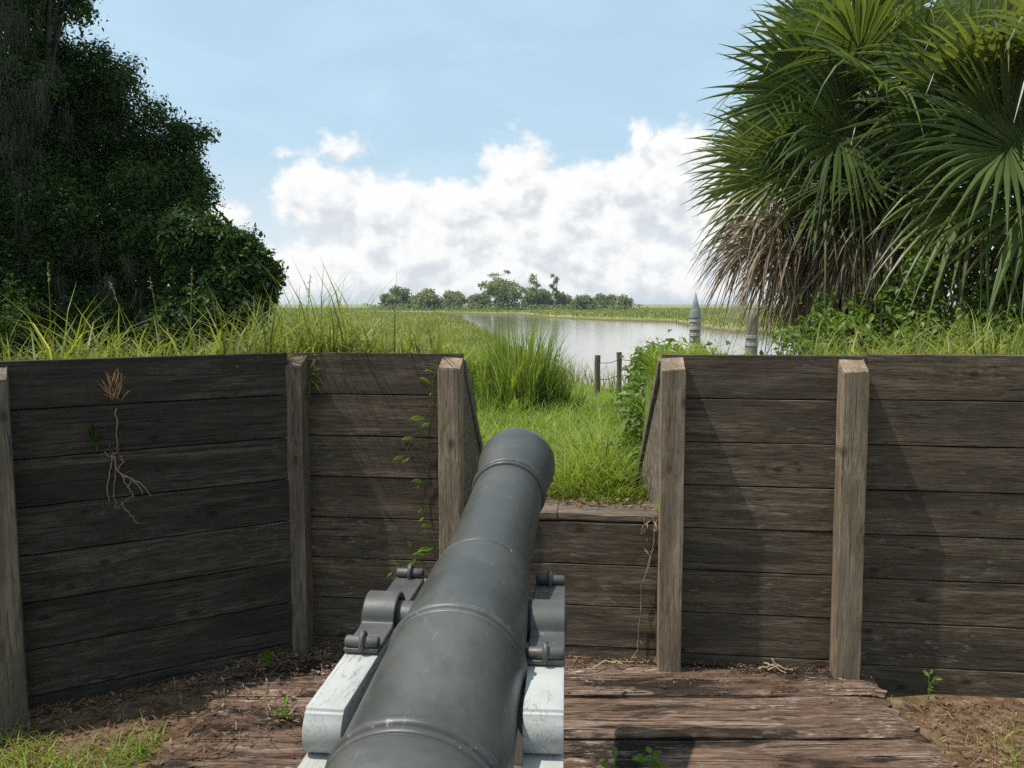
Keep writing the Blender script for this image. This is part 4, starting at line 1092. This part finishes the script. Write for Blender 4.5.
# seed stalks over the left bank
def seed_stalk(px, py_top, Y, lean, label):
    x, y, zt = wp(px, py_top, Y); zf = float(land_z(x, y)) ; H = zt - zf
    t = thing('seed_stalk', label, 'grass stalk', (x - lean, y, zf)); tt = np.linspace(0, 1, 12)[:, None]
    P = np.c_[lean * tt ** 2, .03 * np.sin(3 * tt), H * tt]; mb = MB(); tube(mb, P, np.linspace(.004, .002, 12), 5); obj('stem', mb, M['grass'], t)
    mb = MB(); n = 20; f = .84 + .16 * rng.random(n); q = np.c_[lean * f ** 2, .03 * np.sin(3 * f), H * f]
    leaves(mb, q, .012 + .016 * rng.random(n), np.tile([1.0, 0, .2], (n, 1)), .3, .8, 0); obj('seed_head', mb, M['dry'], t)
seed_stalk(52, 262, 4.6, .03, 'tall straight grass stalk near the left edge, above the dark wall')
seed_stalk(112, 282, 4.7, -.12, 'grass stalk bending left, second from the left edge above the wall')
seed_stalk(152, 278, 4.8, -.05, 'grass stalk with a bent tip in front of the domed dark tree')
seed_stalk(195, 268, 4.8, .05, 'thin grass stalk leaning right in front of the small rounded tree')
seed_stalk(312, 275, 5.2, .06, 'fine grass stalk against the sky right of the left trees')

# ------------------------------------------------------------------ the air over the marsh
def haze():
    m = bpy.data.materials.new('marsh_haze'); m.use_nodes = True; nt = m.node_tree; nt.nodes.remove(nt.nodes['Principled BSDF'])
    v = nt.nodes.new('ShaderNodeVolumePrincipled'); v.inputs['Color'].default_value = (.86, .92, 1.0, 1); v.inputs['Density'].default_value = HAZE; v.inputs['Anisotropy'].default_value = .2
    nt.links.new(v.outputs[0], nt.nodes['Material Output'].inputs['Volume'])
    mb = MB(); x, y0, y1, z0, z1 = 5200, -80, 6200, -3, 14.5
    V = [(-x, y0, z0), (x, y0, z0), (x, y1, z0), (-x, y1, z0), (-x, y0, z1), (x, y0, z1), (x, y1, z1), (-x, y1, z1)]
    mb.add(V, [(3, 2, 1, 0), (4, 5, 6, 7), (0, 1, 5, 4), (1, 2, 6, 5), (2, 3, 7, 6), (3, 0, 4, 7)])
    tag(obj('haze', mb, m), kind='stuff')
HAZE = .0002
haze()

# ------------------------------------------------------------------ sky, sun, camera
to_sun = Vector((-.53, -.075, 1.083)).normalized()
def world():
    w = bpy.data.worlds.new('World'); SC.world = w; w.use_nodes = True; nt = w.node_tree; N = NT(nt)
    bg = nt.nodes['Background']
    sky = N.n('ShaderNodeTexSky'); sky.sky_type = 'NISHITA'; sky.sun_disc = False
    sky.sun_elevation = math.asin(to_sun.z); sky.sun_rotation = math.atan2(to_sun.x, to_sun.y)
    sky.altitude = 0; sky.air_density = 1.0; sky.dust_density = 1.6; sky.ozone_density = 1.0
    dirv = N.vmath('NORMALIZE', N.n('ShaderNodeTexCoord').outputs['Generated'])
    s = N.n('ShaderNodeSeparateXYZ'); N.put(s.inputs[0], dirv)
    az = N.math('ARCTAN2', s.outputs[0], s.outputs[1]); el = N.math('ARCSINE', s.outputs[2])
    ae = N.n('ShaderNodeCombineXYZ'); N.put(ae.inputs[0], az); N.put(ae.inputs[1], el); ae = ae.outputs[0]
    warp = N.vmath('SUBTRACT', N.noise(ae, 11, 7, .6).outputs['Color'], (.5, .5, .5))
    aw = N.vmath('ADD', ae, N.vmath('MULTIPLY', warp, (.075, .06, 0)))
    puffs = [(330, 205, 52, 40), (345, 155, 26, 15), (303, 160, 22, 9), (390, 215, 50, 40), (450, 215, 50, 36), (515, 195, 48, 55), (570, 205, 60, 42), (625, 188, 38, 34), (665, 190, 60, 60), (638, 145, 10, 24), (560, 240, 150, 60), (420, 245, 130, 50), (232, 225, 28, 22),
             (720, 220, 80, 70), (350, 275, 120, 45), (480, 275, 140, 50), (620, 275, 140, 60), (800, 200, 120, 80), (930, 230, 160, 60), (1100, 180, 140, 90), (60, 240, 120, 40), (-140, 200, 160, 60), (700, 290, 200, 30)]
    def density(off, fine=True):
        a2 = N.vmath('ADD', aw, off); e2 = N.vmath('ADD', ae, off); val = None
        for (px, py, rx, ry) in puffs:
            c = (math.atan((px - 512) / 800), (304 - py) / 800, 0)
            d = N.vmath('LENGTH', N.vmath('MULTIPLY', N.vmath('SUBTRACT', a2, c), (800 / rx, 800 / ry, 0)))
            v = N.math('MULTIPLY', N.math('SUBTRACT', 1.0, d), min(1.0, ry / 34)); val = v if val is None else N.math('MAXIMUM', val, v)
        f1 = N.noise(N.vmath('MULTIPLY', e2, (1, 1.2, 1)), 24, 10, .62).outputs['Fac']
        f2 = N.noise(N.vmath('MULTIPLY', e2, (1, 1.1, 1)), 75, 6, .6).outputs['Fac']
        if not fine:
            f3 = N.noise(N.vmath('MULTIPLY', e2, (1, 1.2, 1)), 24, 3.5, .55).outputs['Fac']
            return N.math('ADD', N.math('MINIMUM', val, .75), N.math('MULTIPLY', N.math('SUBTRACT', f3, .5), 1.5))
        return N.math('ADD', N.math('MINIMUM', val, .55), N.math('ADD', N.math('MULTIPLY', N.math('SUBTRACT', f1, .5), 1.35), N.math('MULTIPLY', N.math('SUBTRACT', f2, .5), .30)))
    dens = density((0, 0, 0)); soft = density((0, 0, 0), False); dsun = density((-.014, .030, 0), False)
    mask = N.rng(dens, -.08, .36)
    lit = N.rng(N.math('SUBTRACT', soft, dsun), -.30, .16)
    near_ = density((-.007, .013, 0), False); rel = N.rng(N.math('SUBTRACT', soft, near_), -.30, .20)
    lit = N.math('ADD', N.math('MULTIPLY', lit, .45), N.math('MULTIPLY', rel, .55))
    cloud = N.mix(lit, (.60, .64, .68), (.86, .862, .86))
    haze = N.rng(el, .0, .20, .85, 0.0)
    skyc = N.mix(1.0, sky.outputs[0], (SKY, SKY, SKY), 'MULTIPLY')
    # thin high veil
    veil = N.math('MULTIPLY', N.rng(N.noise(N.vmath('MULTIPLY', ae, (1.3, 4, 1)), 3.2, 8, .6, .8).outputs['Fac'], .36, .78), .14)
    skyc = N.mix(N.math('ADD', veil, VEIL), skyc, (.55, .765, .905))
    skyc = N.mix(haze, skyc, (.70, .76, .79))
    out = N.mix(mask, skyc, cloud)
    out = N.mix(1.0, out, (1 / BGS, 1 / BGS, 1 / BGS), 'MULTIPLY')
    nt.links.new(out, bg.inputs['Color']); bg.inputs['Strength'].default_value = BGS
SKY, VEIL, BGS = .10, .62, .10
world()
sun = bpy.data.lights.new('sun', 'SUN'); sun.energy = 4.3; sun.angle = R(.53); sun.color = (1, .955, .88)
so = bpy.data.objects.new('sun', sun); C.objects.link(so); so.rotation_euler = (-to_sun).to_track_quat('-Z', 'Y').to_euler(); so.location = to_sun * 50
cam = bpy.data.cameras.new('camera'); cam.sensor_width = 36; cam.lens = 36 * 800 / 1024; cam.clip_start = .05; cam.clip_end = 12000
co = bpy.data.objects.new('camera', cam); C.objects.link(co); co.location = (0, 0, EYE); co.rotation_euler = (R(90) - math.atan(.1), 0, 0)
SC.camera = co
SC.view_settings.view_transform = 'Standard'; SC.view_settings.look = 'None'; SC.view_settings.gamma = 1; SC.view_settings.exposure = .22
SC.view_settings.use_curve_mapping = False
SC.cycles.max_bounces = 8; SC.cycles.transparent_max_bounces = 8; SC.cycles.use_denoising = False
